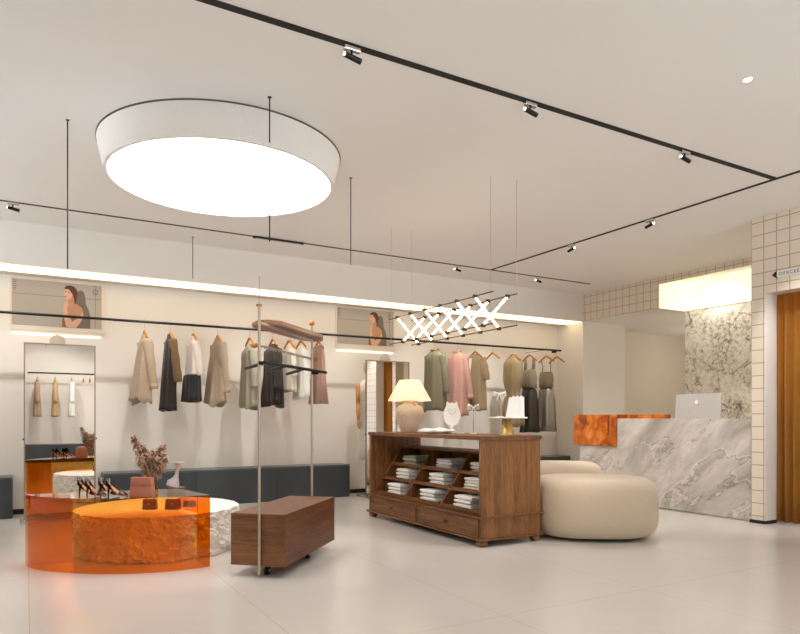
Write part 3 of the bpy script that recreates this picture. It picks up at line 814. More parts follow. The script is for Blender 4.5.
b = B(); ball(b, (0, 0, 1.90), .115, 1, .55, 1.12, 24, 16); obj('head', b, M['disc'], mq, True)
for s in (-1, 1):
    b = B(); ax = s*.205
    tube(b, [(ax*.92, 0, 1.665), (ax, -.005, 1.60), (ax*1.03, -.01, 1.50), (ax*1.05, -.015, 1.385)], .035, 14, radii=[.028, .036, .034, .027])
    ball(b, (ax*1.05, -.015, 1.365), .028)
    tube(b, [(ax*1.05, -.015, 1.35), (ax*1.08, -.03, 1.25), (ax*1.08, -.04, 1.14)], .03, 14, radii=[.027, .028, .02])
    ball(b, (ax*1.08, -.04, 1.13), .02)
    # palm and fingers
    ball(b, (ax*1.08, -.045, 1.085), .036, .55, 1, 1.15)
    for k, ln in enumerate((.055, .066, .062, .05)):
        yy = -.072+.018*k
        tube(b, [(ax*1.08, yy, 1.06), (ax*1.08-s*.004, yy-.002, 1.06-ln*.55), (ax*1.08-s*.016, yy, 1.06-ln)], .008, 8, radii=[.009, .008, .006])
    tube(b, [(ax*1.08-s*.01, -.072, 1.10), (ax*1.08-s*.02, -.09, 1.07), (ax*1.08-s*.025, -.092, 1.045)], .008, 8, radii=[.01, .009, .007])
    obj('wooden_arm', b, M['maple'], mq, True)
for dx in (-.045, .045):
    b = B(); tube(b, [(dx, 0, .0), (dx, 0, .80)], .011, 12); obj('stand_pole', b, M['chrome'], mq, True)
obj('base_plate', one(-.16, .14, -.14, .14, 0, .012, bev=.003), M['chrome'], mq)

# ------------------------------------------------------------------ orange acrylic table
AZ = .557
arc = [(-.0, 5.885), (.035, 5.76), (.12, 5.61), (.25, 5.465), (.42, 5.32), (.61, 5.205), (.82, 5.13), (1.03, 5.105), (1.245, 5.13)]
def smooth_poly(pts, n=5):
    out = []
    for i in range(len(pts)-1):
        p0 = pts[max(i-1, 0)]; p1 = pts[i]; p2 = pts[i+1]; p3 = pts[min(i+2, len(pts)-1)]
        for k in range(n):
            t = k/n
            out.append(tuple(.5*((2*p1[j])+(-p0[j]+p2[j])*t+(2*p0[j]-5*p1[j]+4*p2[j]-p3[j])*t*t+(-p0[j]+3*p1[j]-3*p2[j]+p3[j])*t**3) for j in (0, 1)))
    out.append(pts[-1]); return out
arcs = smooth_poly(arc)
backR, backL = (1.125, 5.735), (0, 5.885)
at = thing('acrylic_table', 'low translucent orange acrylic table with a curved front', 'table', (0, 0, 0))
def wall_strip(bm, pts, z0, z1, th=.010, zf=None):
    n = len(pts)
    inner = []
    for i, p in enumerate(pts):
        a = Vector(pts[max(i-1, 0)]); c = Vector(pts[min(i+1, n-1)]); d = (c-a).normalized()
        nn = Vector((-d.y, d.x)); inner.append((p[0]+nn.x*th, p[1]+nn.y*th))
    o0 = [bm.verts.new((p[0], p[1], z0)) for p in pts]; o1 = [bm.verts.new((p[0], p[1], z1)) for p in pts]
    i0 = [bm.verts.new((p[0], p[1], z0)) for p in inner]; i1 = [bm.verts.new((p[0], p[1], z1)) for p in inner]
    for i in range(n-1):
        bm.faces.new((o0[i], o0[i+1], o1[i+1], o1[i])); bm.faces.new((i0[i], i1[i], i1[i+1], i0[i+1]))
        bm.faces.new((o1[i], o1[i+1], i1[i+1], i1[i])); bm.faces.new((o0[i], i0[i], i0[i+1], o0[i+1]))
    bm.faces.new((o0[0], o1[0], i1[0], i0[0])); bm.faces.new((o0[-1], i0[-1], i1[-1], o1[-1]))
b = B(); wall_strip(b, arcs, 0.001, AZ-.0125); obj('curved_front', b, M['acrylic'], at, 'auto')
b = B(); prism(b, [(p[0], p[1], AZ-.012) for p in arcs]+[(backR[0], backR[1], AZ-.012)], (0, 0, .012)); obj('top', b, M['acrylic'], at)
b = B(); wall_strip(b, [(1.243, 5.145), (1.215, 5.30), (1.205, 5.36)], .001, AZ-.0125); wall_strip(b, [(1.205, 5.36), (1.13, 5.72)], .39, AZ-.0125); obj('right_side', b, M['acrylic'], at)
b = B(); wall_strip(b, [(.33, 5.831), (.02, 5.872)], .001, AZ-.0125); obj('back', b, M['acrylic'], at)

# rough white stone drum passing under the table
b = B()
from mathutils import noise
rr, seg = .695, 260
prof = [(rr-.035, .37), (rr-.004, .366)]+[(rr, .36-.355*i/22) for i in range(23)]
rings = []
for i, (r, z) in enumerate(prof):
    ring = []
    for k in range(seg):
        a = 2*PI*k/seg
        amp = 0 if i < 1 else (.35 if i == 1 else 1)
        v = Vector((math.cos(a)*6, math.sin(a)*6, z*9))
        dd = noise.fractal(v*1.3, .6, 2.1, 5)*.018
        c = noise.cell(Vector((math.cos(a)*9+noise.noise(v)*1.5, math.sin(a)*9, z*15+noise.noise(v*1.7)*2)))*.022
        r2 = r+amp*(dd+c-.02)
        ring.append(b.verts.new((r2*math.cos(a), r2*math.sin(a), z)))
    rings.append(ring)
for i in range(len(rings)-1):
    for k in range(seg): b.faces.new((rings[i][k], rings[i][(k+1) % seg], rings[i+1][(k+1) % seg], rings[i+1][k]))
b.faces.new(rings[0]); b.faces.new(rings[-1])
tag(obj('stone_drum', b, M['rock'], loc=(1.035, 6.125, 0)), 'low white drum with chiselled rough sides behind the orange table', 'stone drum')

# ------------------------------------------------------------------ shoes, bags, vases on the table
def heel(label, loc, rot):
    t = thing('high_heel', label, 'shoe', loc, rot, 'dark high heels on the orange table')
    # foot along +x (toe), heel at x=0
    n = 12
    top, bot = [], []
    b = B()
    def H(s): # sole height
        return .088*(1-s)**1.7*(1 if s < 1 else 0)+.004 if s < .7 else .004+.088*(.3**1.7)*max(0, (1-(s-.7)/.3))
    prof = [(0, .020), (.06, .025), (.18, .026), (.35, .023), (.5, .026), (.65, .033), (.78, .034), (.88, .027), (.96, .014), (1.0, .004)]
    L = .162
    rows = []
    for s, w in prof:
        x = s*L; h = H(s)
        rows.append([b.verts.new((x, -w, h)), b.verts.new((x, w, h)), b.verts.new((x, w, h+.011)), b.verts.new((x, -w, h+.011))])
    for i in range(len(rows)-1):
        for k in range(4): b.faces.new((rows[i][k], rows[i][(k+1) % 4], rows[i+1][(k+1) % 4], rows[i+1][k]))
    b.faces.new(rows[0]); b.faces.new(rows[-1])
    obj('insole', b, M['shoetan'], t)
    b = B()
    rows = []
    for s, w in prof:
        if s < .64: continue
        x = s*L; h = H(s); up = .034*max(0, (1-s))**.5*1.6+.004
        rows.append([b.verts.new((x, w*1.06*math.cos(a*PI/8), h+.001+up*math.sin(a*PI/8))) for a in range(9)])
    for i in range(len(rows)-1):
        for k in range(8): b.faces.new((rows[i][k], rows[i][k+1], rows[i+1][k+1], rows[i+1][k]))
    g = bmesh.ops.solidify(b, geom=b.faces[:], thickness=.0015)
    obj('toe_cap', b, M['shoe'], t, True)
    b = B()
    rows = []
    for s, w in prof:
        if s > .36: continue
        x = s*L; h = H(s); up = .046*(1-s/.42)+.004
        rows.append((x, w, h, up))
    L1 = [b.verts.new((-.006, 0, .092+.050)), b.verts.new((-.006, 0, .090))]
    for sd in (-1, 1):
        prev = L1
        for x, w, h, up in rows:
            cur = [b.verts.new((x, sd*w*1.05, h+up)), b.verts.new((x, sd*w*1.05, h-.001))]
            b.faces.new((prev[0], prev[1], cur[1], cur[0])); prev = cur
    bmesh.ops.solidify(b, geom=b.faces[:], thickness=.002)
    obj('heel_counter', b, M['shoe'], t, True)
    b = B(); tube(b, [(.016, 0, .090), (.010, 0, .06), (.006, 0, .03), (.006, 0, 0.0)], .01, 10, radii=[.016, .009, .006, .0055]); obj('stiletto', b, M['shoe'], t, True)
    return t
h0 = heel('dark high heel, first from the left on the orange table', (.355, 5.565, AZ), math.radians(-35))
dup(h0, (.40, 5.465, AZ), math.radians(-35), 'dark high heel, second from the left, in profile')
dup(h0, (.495, 5.49, AZ), math.radians(-35), 'dark high heel, third from the left on the orange table')
dup(h0, (.54, 5.39, AZ), math.radians(-35), 'dark high heel, nearest the pink handbag')

def boxbag(name, label, cat, loc, rot, w, h, d, mat, flap=True, handle=False):
    t = thing(name, label, cat, loc, rot)
    b = B(); 
    vs = bx(b, -w/2, w/2, -d/2, d/2, 0, h, bev=.008)
    for v in vs:
        k = v.co.z/h; v.co.x *= 1-.10*k; v.co.y *= 1-.25*k
    obj('body', b, mat, t, 'auto')
    if flap:
        b = B(); vs = bx(b, -w*.47, w*.47, -d/2-.006, d/2*.5, h*.60, h+.004, bev=.004)
        for v in vs:
            k = v.co.z/h; v.co.x *= 1-.08*k; v.co.y *= 1-.22*k
        obj('flap', b, plain(mat.name+'_flap', (164, 104, 82), .45) if mat == M['pinkleather'] else mat, t, 'auto')
        b = B(); tube(b, [(0, -d/2+.003, h*.60), (0, -d/2-.006, h*.60)], .008, 10); obj('clasp', b, M['brass'], t)
    if handle:
        b = B(); tube(b, [(w*.3*math.cos(a*PI/10), 0, h-.006+h*.55*math.sin(a*PI/10)) for a in range(11)], .004, 8); obj('handle', b, mat, t, True)
    return t
ang = math.radians(-30)
boxbag('handbag', 'dusty pink structured handbag standing on the orange table', 'handbag', (.765, 5.235, AZ), ang, .175, .148, .07, M['pinkleather'])
boxbag('handbag', 'small brown bag with looped handle on the drum under the orange sheet, left one', 'handbag', (.93, 5.93, .371), ang, .12, .085, .06, M['brownleather'], True, True)
boxbag('handbag', 'brown box bag on the drum under the orange sheet, middle one', 'handbag', (1.10, 5.83, .371), ang, .13, .085, .06, M['brownleather'])
boxbag('small_purse', 'little brown purse on the drum under the orange sheet, right one', 'purse', (1.26, 5.93, .371), ang, .11, .05, .05, M['brownleather'])
# pampas vase
v = thing('glass_vase', 'small amber glass vase holding dried pampas', 'vase', (.885, 5.45, AZ))
b = B(); lathe(b, [(.030, 0), (.034, .004), (.030, .03), (.020, .06), (.018, .08), (.026, .105), (.024, .105), (.016, .08), (.018, .06), (.028, .03), (.026, .008)], seg=24); obj('body', b, M['amberglass'], v, True)
pp = thing('dried_pampas', 'bunch of curled brown dried pampas plumes in the amber vase', 'dried plant', (.885, 5.45, AZ+.006))
rp = random.Random(11)
def plume(dx, dy, hgt, wid):
    st = B(); tube(st, [(0, 0, 0), (dx*.12, dy*.12, .12), (dx*.45, dy*.45, .24), (dx*.8, dy*.8, hgt*.85)], .0022, 6); obj('stem', st, M['pampas'], pp, True)
    b = B()
    for i in range(300):
        t = rp.random()**.8
        zc = .12+(hgt-.12)*t
        f = (zc/hgt)**1.15
        cx, cy = dx*f, dy*f
        rr_ = wid*math.sin(PI*min(1, .12+t*.85))**.8*rp.random()**.5
        a = rp.random()*2*PI
        p = Vector((cx+rr_*math.cos(a), cy+rr_*math.sin(a), zc))
        d = Vector((math.cos(a)*.7, math.sin(a)*.7, rp.uniform(-.3, .9))).normalized()
        ln = rp.uniform(.025, .055)
        w = Vector((-math.sin(a), math.cos(a), rp.uniform(-.4, .4))).normalized()*rp.uniform(.004, .010)
        q0 = p-d*ln*.4; q1 = p+d*ln*.3+Vector((0, 0, .004)); q2 = p+d*ln*.7-Vector((0, 0, ln*.35))
        vs = [b.verts.new(q0-w*.4), b.verts.new(q0+w*.4), b.verts.new(q1+w), b.verts.new(q1-w), b.verts.new(q2)]
        b.faces.new(vs[:4]); b.faces.new((vs[3], vs[2], vs[4]))
    obj('plume', b, M['pampas'], pp)
R_ = Vector((.867, -.498))
for s, u, hgt, w in [(-.165, .0, .48, .040), (-.125, .03, .40, .05), (-.09, -.02, .32, .05), (.02, -.02, .37, .05), (.055, .01, .40, .045), (.085, .0, .33, .03), (-.03, 0, .25, .04)]:
    plume(R_.x*s+u, R_.y*s+u, hgt-.03, w)
# sculptural grey vase on clear block
obj_block = obj('display_block', one(-.06, .055, -.05, .05, 0, .045, bev=.003), M['clear'], loc=(1.05, 5.41, AZ)); tag(obj_block, 'clear acrylic block under the grey vase', 'display block')
obj_block.rotation_euler = (0, 0, ang)
v = thing('sculptural_vase', 'pale grey leaning vase with flared lip on the orange table', 'vase', (1.035, 5.42, AZ+.0455), ang)
b = B(); path = [(-.02, 0, 0), (-.012, 0, .02), (.004, 0, .06), (.018, 0, .10), (.028, 0, .15), (.034, 0, .19)]
tube(b, [(-.02, 0, 0.0), (-.018, 0, .012), (-.010, 0, .035), (.002, 0, .055), (.012, 0, .085), (.018, 0, .12), (.024, 0, .16), (.028, 0, .185), (.03, 0, .195), (.03, 0, .20)], .02, 24,
     radii=[.040, .052, .050, .034, .017, .0135, .014, .026, .046, .048])
obj('body', b, M['greyceramic'], v, 'auto')

# ------------------------------------------------------------------ rolling display rack
AZT = math.radians(47.2)
tr = thing('rolling_rack', 'walnut box on castors with two steel poles, shelf and black arms', 'display rack', (1.8375, 5.0275, 0), AZT)
b = B(); bx(b, -.552, .552, -.212, .212, .08, .458, bev=.0025); obj('wood_box', b, M['walnut_x'], tr)
for x0, x1 in ((-.5555, -.5525), (.5525, .5555)): obj('end_panel', one(x0, x1, -.2105, .2105, .0815, .4565), M['walnut_y'], tr)
def caster(x, y):
    t = tr
    b = B(); tube(b, [(x, y-.014, .032), (x, y+.014, .032)], .031, 18); w = obj('caster', b, M['blackmatte'], tr, 'auto')
    b = B(); tube(b, [(x, y-.017, .032), (x, y+.017, .032)], .012, 12); obj('hub', b, M['steel'], w)
    b = B(); bx(b, x-.018, x+.018, y-.019, y+.019, .062, .081); obj('bracket', b, M['blackmatte'], w)
for x, y in ((-.47, -.04), (.12, -.13), (.12, .13), (.47, .05)): caster(x, y)
PX1, PX2, PY = -.57, .50, -.02
b = B(); tube(b, [(PX1, PY, .02), (PX1, PY, 1.965)], .0105, 14); obj('pole', b, M['champagne'], tr, 'auto')
b = B(); tube(b, [(PX2, PY, .459), (PX2, PY, 1.97)], .0105, 14); obj('pole', b, M['champagne'], tr, 'auto')
b = B(); tube(b, [(PX1, PY, 1.96), (PX1, PY, 1.975)], .022, 14); obj('pole_cap', b, M['brass'], tr, 'auto')
b = B(); tube(b, [(PX1, PY, 1.975), (PX1, PY, 2.18)], .0035, 8); obj('pole_tip', b, M['champagne'], tr)
b = B(); ball(b, (PX2, PY, 1.99), .025); obj('ball_finial', b, M['hangerred'], tr, True)
b = B()
hw = .11
prism(b, [(-.43, -.02, 1.85), (-.34, -.10, 1.85), (.50, -.125, 1.85), (.70, -.05, 1.85), (.70, .05, 1.85), (.55, .12, 1.85), (-.30, .17, 1.85), (-.43, .06, 1.85)], (0, 0, .036))
bmesh.ops.bevel(b, geom=b.edges[:], offset=.006, segments=2, affect='EDGES')
obj('top_shelf', b, M['walnut_board'], tr, 'auto')
obj('shelf_channel', one(-.57, .50, -.035, -.005, 1.834, 1.8495), M['champagne'], tr)
# twisted rail
b = B(); n = 160
for ph in (0, PI):
    tube(b, [(-.55+1.11*i/n, PY+.025+.0075*math.cos(i*.42+ph), 1.68+.0075*math.sin(i*.42+ph)) for i in range(n+1)], .006, 6)
obj('twisted_rail', b, M['champagne'], tr, True)
for x in (-.57, .575):
    b = B(); ball(b, (x, PY+.045*(x<0)-.01, 1.68), .022); obj('rail_knob', b, M['hangerred'], tr, True)
# black branching arms
mi = Matrix.Translation((1.8375, 5.0275, 0)) @ Matrix.Rotation(AZT, 4, 'Z'); mi.invert()
b = B()
def wl(p): return mi @ Vector(p)
segs = [((1.475, 4.51, 1.55), (2.27, 5.25, 1.55)), ((1.49, 4.52, 1.55), (1.53, 5.15, 1.55)), ((1.72, 4.745, 1.55), (1.76, 5.22, 1.55)), ((1.95, 4.96, 1.55), (2.04, 5.6, 1.55))]
for i, (p, q) in enumerate(segs):
    b = B(); tube(b, [wl(p), wl(q)], .0125, 10); obj('display_arm', b, M['blackmatte'], tr, 'auto')
for x, sgn in ((PX1, 1), (PX2, 1)):
    b = B(); bx(b, x-.012, x+.012, PY-.06, PY, 1.538, 1.562); obj('arm_clamp', b, M['black'], tr)

# ------------------------------------------------------------------ walnut display cabinet
CX0, CX1, CY0, CY1 = 3.52, 4.21, 4.68, 6.86
cab = thing('display_cabinet', 'walnut display cabinet with sloped trays of folded clothes and two drawers', 'cabinet', ((CX0+CX1)/2, (CY0+CY1)/2, 0))
ox, oy = (CX0+CX1)/2, (CY0+CY1)/2
W, L_ = (CX1-CX0)/2, (CY1-CY0)/2
obj('top', one(-W-.012, W+.012, -L_-.012, L_+.012, .955, .992, bev=.004), M['walnut_y'], cab)
obj('side_panel', one(-W, W, -L_, -L_+.035, .27, .955), M['walnut_v'], cab)
obj('side_panel', one(-W, W, L_-.035, L_, .27, .955), M['walnut_v'], cab)
obj('back_panel', one(W-.02, W, -L_+.035, L_-.035, .27, .80), M['walnut_y'], cab)
obj('base', one(-W, W, -L_, L_, .06, .255), M['walnut_v'], cab)
b = B(); bx(b, -W-.028, W+.028, -L_-.028, L_+.028, .255, .272, bev=.004); obj('upper_moulding', b, M['walnut_y'], cab)
b = B(); bx(b, -W-.028, W+.028, -L_-.028, L_+.028, .056, .076, bev=.005); obj('lower_moulding', b, M['walnut_y'], cab)
for s in (-1, 1):
    y0, y1 = (-L_+.03, -.015) if s < 0 else (.015, L_-.03)
    b = B(); bx(b, -W-.010, -W+.001, y0, y1, .08, .245, bev=.002); dr = obj('drawer', b, M['walnut_y'], cab)
    b = B()
    for q in [(y0, y0+.02, .08, .245), (y1-.02, y1, .08, .245), (y0+.02, y1-.02, .08, .095), (y0+.02, y1-.02, .23, .245)]: bx(b, -W-.016, -W-.010, *q)
    obj('drawer_edge', b, M['walnut_y'], dr)
    yc = (y0+y1)/2
    b = B(); tube(b, [(-W-.022, yc-.045, .165), (-W-.026, yc, .165), (-W-.022, yc+.045, .165)], .009, 10, radii=[.006, .016, .006]); obj('drawer_pull', b, M['darkbrass'], dr, True)
for x in (-W+.05, W-.05):
    for y in (-L_+.06, L_-.06):
        b = B(); lathe(b, [(.028, 0), (.048, .010), (.054, .028), (.048, .046), (.034, .056)], x*1.06, y*1.02, 20); obj('bun_foot', b, M['walnut_v'], cab, True)
# sloped tray unit
ZB, ZT = .272, .80
def slopeX(z): return -W+.03+(z-ZB)*(.37/.51)
divs = [-L_+.036, -L_+.036+.70, -L_+.036+1.41, L_-.036]
for i, y in enumerate(divs):
    yy = y if i else y
    t0, t1 = (y, y+.02) if i == 0 else ((y-.02, y) if i == 3 else (y-.01, y+.01))
    b = B(); prism(b, [(slopeX(ZB), t0, ZB+.001), (slopeX(ZT), t0, ZT), (W-.021, t0, ZT), (W-.021, t0, ZB+.001)], (0, t1-t0, 0)); obj('divider', b, M['walnut_v'], cab)
obj('unit_top', one(slopeX(ZT)-.01, W-.001, divs[0], divs[3], ZT+.001, ZT+.022, bev=.003), M['walnut_y'], cab)
shelf_z = [.285, .448, .605]
for j in range(3):
    y0, y1 = divs[j]+(.021 if j == 0 else .011), divs[j+1]-(.021 if j == 2 else .011)
    for z in shelf_z:
        b = B(); bx(b, slopeX(z)+.012, W-.022, y0, y1, z-.006, z+.006); s_ = obj('tray_shelf', b, M['walnut_y'], cab)
        b = B(); bx(b, slopeX(z)-.002, slopeX(z)+.011, y0, y1, z-.008, z+.030, bev=.002); obj('tray_lip', b, M['walnut_y'], s_)

# folded clothes
def folded(bm, w, d, h, seed):
    rn = random.Random(seed)
    # a soft folded block: rounded front edge
    n = 10
    prof = []
    for i in range(n+1):
        a = -PI/2+PI*i/n
        prof.append((-d/2-h*.5*math.cos(a)*.9, h/2+h/2*math.sin(a)))
    prof += [(d/2, h), (d/2, 0)]
    m = 7
    R = []
    for k in range(m+1):
        y = -w/2+w*k/m
        sq = 1 if 0 < k < m else .72
        R.append([bm.verts.new((x+rn.uniform(-.002, .002), y, h/2+(z-h/2)*sq+.0015*math.sin(k*2+seed))) for x, z in prof])
    for k in range(m):
        for i in range(len(prof)):
            bm.faces.new((R[k][i], R[k][(i+1) % len(prof)], R[k+1][(i+1) % len(prof)], R[k+1][i]))
    bm.faces.new(R[0]); bm.faces.new(R[-1])
rowname = ['bottom row', 'middle row', 'top row']; colname = ['near right column', 'centre column', 'far left column']
stackcol = {(2, 2): [(222, 224, 204), (150, 156, 128), (206, 210, 190), (160, 166, 140)], (2, 1): [(222, 222, 226), (206, 208, 214), (232, 232, 234), (214, 216, 222)],
            (2, 0): [(180, 184, 160), (216, 216, 206), (232, 230, 224)], (1, 0): [(226, 218, 200), (236, 232, 224), (222, 214, 200), (238, 236, 230)]}
for j in range(3):
    for i in range(3):
        y0, y1 = divs[j], divs[j+1]
        yc = (y0+y1)/2+oy+(-.01 if j else .06)
        cols = stackcol.get((i, j), [(240, 237, 231), (232, 228, 222), (243, 241, 237)])
        z = shelf_z[i]+.0065
        n = len(cols)
        hh = .122/n if i < 2 else .112/n
        for k, c in enumerate(cols):
            b = B(); w = .29-.02*((k+i) % 2); folded(b, w, .30, hh*.94, i*7+j*3+k)
            xx = ox+slopeX(shelf_z[i])+.06+.165+rnd.uniform(-.006, .006)
            if i == 2: xx = ox+slopeX(shelf_z[i])+.045+.15
            dd = min(.30, (ox+W-.03-xx)*2)
            o = obj('folded_shirt', b, cloth(c, bump=.1), loc=(xx, yc+rnd.uniform(-.012, .012), z), smooth='auto')
            o.scale = (dd/.30*.95, 1, 1)
            pos = 'lowest' if k == 0 else ('topmost' if k == n-1 else ('second lowest' if k == 1 else 'second highest'))
            cn = 'sage green' if (c[1] > c[2]+15 and c[1] >= c[0]) else ('cream' if c[2] < c[0]-15 else ('pale blue-grey' if c[2] > c[0] else 'white'))
            tag(o, '%s folded shirt, %s in its stack, %s, %s' % (cn, pos, rowname[i], colname[j]), 'folded shirt', 'folded shirts in the cabinet trays')
            z += hh

# ------------------------------------------------------------------ things on the cabinet
TZ = .9925
lp = thing('table_lamp', 'table lamp with wide cream shade and rough clay jar base', 'table lamp', (3.87, 6.52, TZ))
b = B(); lathe(b, [(.085, 0), (.095, .01), (.125, .10), (.160, .20), (.168, .25), (.155, .295), (.115, .325), (.085, .335), (.080, .355), (.092, .372), (.088, .378), (.06, .376)], seg=40, fn=lambda a, z: 1+.008*math.sin(5*a+z*30)); obj('jar_base', b, M['ceramic'], lp, True)
for s in (-1, 1):
    b = B(); y = s*.09; tube(b, [(0, s*.09, .345), (0, s*.125, .340), (0, s*.135, .315), (0, s*.130, .295)], .010, 8); obj('ear_handle', b, M['ceramic'], lp, True)
b = B(); tube(b, [(0, 0, .376), (0, 0, .46)], .012, 10); obj('neck', b, M['brass'], lp, True)
b = B(); rs = lathe(b, [(.253, .375), (.12, .625)], seg=48, cap=False); bmesh.ops.solidify(b, geom=b.faces[:], thickness=.003); obj('lamp_shade', b, M['shade'], lp, True)
b = B(); ball(b, (0, 0, .49), .028); obj('bulb', b, emit('warm_bulb', (255, 220, 160), 14), lp, True)
b = B(); tube(b, [(-.119, 0, .618), (.119, 0, .618)], .003, 6); tube(b, [(0, -.119, .618), (0, .119, .618)], .003, 6); tube(b, [(0, 0, .45), (0, 0, .622)], .003, 6); obj('shade_spider', b, M['brass'], lp)
lp.scale = (1, 1, .965)

RA = math.radians(-30)   # facing the viewer
bu = thing('necklace_bust', 'white oval necklace display bust on the cabinet', 'jewellery display', (3.93, 5.74, TZ), RA)
b = B(); 
pts = []
N_ = 28
poly = []
for i in range(N_):
    a = 2*PI*i/N_
    poly.append((.092*math.cos(a)*(1-.12*max(0, math.sin(a))), .20+.125*math.sin(a)))
poly2 = [p for p in poly]
prism(b, [(p[0], -.012, p[1]) for p in poly2], (0, .024, 0)); bmesh.ops.bevel(b, geom=[e for e in b.edges], offset=.004, segments=2, affect='EDGES')
for s in (-1, 1): prism(b, [(s*.015, -.01, .31), (s*.062, -.01, .285), (s*.055, -.01, .338)], (0, .02, 0))
obj('bust', b, M['white'], bu, 'auto')
b = B(); lathe(b, [(.05, 0), (.052, .008), (.02, .018), (.014, .04), (.018, .06), (.012, .085)], seg=24); obj('foot', b, M['white'], bu, True)
b = B(); tube(b, [(.05*math.sin(a*PI/10*1.0), -.018, .25-.045*math.sin(a*PI/10)-.0) for a in range(0, 1)]+[(-.05+.1*a/10, -.018, .26-.06*math.sin(a*PI/10)) for a in range(11)], .002, 6); obj('necklace', b, M['gold'], bu, True)

cl = thing('white_cushion', 'low crumpled white fabric cushion lying before the bust', 'cushion', (3.72, 5.72, TZ), RA)
b = B()
vs = ball(b, (0, 0, .028), .20, 1.0, .42, .15, 32, 14)
for v_ in vs:
    v_.co.z = max(.001, v_.co.z+.006*math.sin(v_.co.x*40)*math.cos(v_.co.y*35)); v_.co.y += .01*math.sin(v_.co.x*22)
obj('cover', b, cloth((238, 234, 228)), cl, True)
b = B(); tube(b, [(.19+.0, 0, .006), (.23, .01, .006), (.26, -.005, .005), (.29, 0, .005)], .02, 8, radii=[.02, .018, .02, .012], flat=.3); obj('ribbon_end', b, cloth((238, 234, 228)), cl, True)

def bow_stand(label, loc, rot, hgt, sc=1):
    t = thing('bow_stand', label, 'jewellery display', loc, rot, 'white bows on slim display stands')
    b = B(); lathe(b, [(.038*sc, 0), (.04*sc, .006), (.006, .012)], seg=20); obj('base', b, M['white'], t, True)
    b = B(); tube(b, [(0, 0, .008), (0, 0, hgt-.02)], .0045*sc, 8); obj('stem', b, M['champagne'], t, True)
    b = B()
    for s in (-1, 1):
        n = 9
        pts = [(s*.002, 0, hgt-.02), (s*.02*sc, -.004, hgt-.006), (s*.045*sc, -.002, hgt+.008), (s*.05*sc, 0, hgt-.025*sc), (s*.022*sc, 0, hgt-.03)]
        tube(b, pts, .01, 8, radii=[.009, .021*sc, .026*sc, .020*sc, .008], flat=.6)
        tube(b, [(s*.003, -.004, hgt-.02), (s*.018*sc, -.008, hgt-.05*sc), (s*.024*sc, -.004, hgt-.085*sc)], .008, 8, radii=[.005, .010*sc, .012*sc], flat=.4)
    ball(b, (0, -.003, hgt-.018), .012*sc)
    obj('bow', b, M['white'], t, True)
    return t
b1 = bow_stand('white bow on a slim stand on the cabinet top, right of the bust', (3.95, 5.385, TZ), RA, .285)
cs = thing('cake_stand', 'white round plate on a gold conical foot at the cabinet end', 'display stand', (3.975, 4.875, TZ))
b = B(); lathe(b, [(.05, .0), (.072, .001), (.070, .01), (.030, .150), (.028, .155), (.02, .155)], seg=32); obj('gold_foot', b, M['gold'], cs, 'auto')
b = B(); lathe(b, [(.03, .1555), (.185, .158), (.190, .163), (.187, .170), (.17, .1715)], seg=48); obj('plate', b, M['white'], cs, 'auto')
dup(b1, (3.945, 4.955, TZ+.172), RA, 'white bow on a slim stand on the round plate').scale = (1, 1, .80)
wb = thing('paper_bag', 'white paper bag with serrated top on the round plate', 'paper bag', (4.02, 4.815, TZ+.1725), RA)
b = B(); poly = [(-.088, 0), (.082, 0), (.078, .185), (.055, .200), (.036, .182), (.018, .200), (0, .180), (-.018, .198), (-.036, .180), (-.055, .186)]
prism(b, [(p[0], -.03, p[1]) for p in poly], (0, .06, 0)); obj('body', b, M['paper'], wb)
b = B(); bx(b, .035, .037, -.031, -.03, .01, .18); obj('side_fold', b, plain('paper_shadow_fold', (222, 220, 216), .7), wb)

# ------------------------------------------------------------------ boucle seats
def pouf(label, cx, cy, a, bb, h, rot, ex=2.6):
    bm = B(); seg = 72; prof = []
    n = 22
    for i in range(n+1):
        th = -PI/2+PI*i/n
        c = abs(math.cos(th))**.55; s = math.copysign(abs(math.sin(th))**.62, math.sin(th))
        prof.append((c, h/2+h/2*s))
    R = []
    for c, z in prof:
        ring = []
        cc = 1-(1-c)*.50 if True else c
        k_in = .22
        for k in range(seg):
            t = 2*PI*k/seg
            ca, sa = math.cos(t), math.sin(t)
            x = math.copysign(abs(ca)**(2/ex), ca)*(a-k_in+k_in*c); y = math.copysign(abs(sa)**(2/ex), sa)*(bb-k_in+k_in*c)
            ring.append(bm.verts.new((x, y, z)))
        R.append(ring)
    for i in range(len(R)-1):
        for k in range(seg): bm.faces.new((R[i][k], R[i][(k+1) % seg], R[i+1][(k+1) % seg], R[i+1][k]))
    bm.faces.new(R[0][::-1]); bm.faces.new(R[-1])
    t = thing('boucle_pouf', label, 'pouf', (cx, cy, 0), rot, 'rounded cream boucle seats')
    o = obj('cushion', bm, M['boucle'], t, True, loc=(0, 0, .02))
    b = B(); lathe(b, [(min(a, bb)*.62, 0), (min(a, bb)*.62, .045)], seg=32); obj('plinth', b, M['blackmatte'], t)
    return t
pouf('large rounded cream boucle seat in front, beside the cabinet', 4.86, 4.65, .60, .50, .56, math.radians(-32))
pouf('rounded cream boucle seat farther back, partly hidden by the front one', 5.52, 6.10, .72, .42, .60, math.radians(-32))

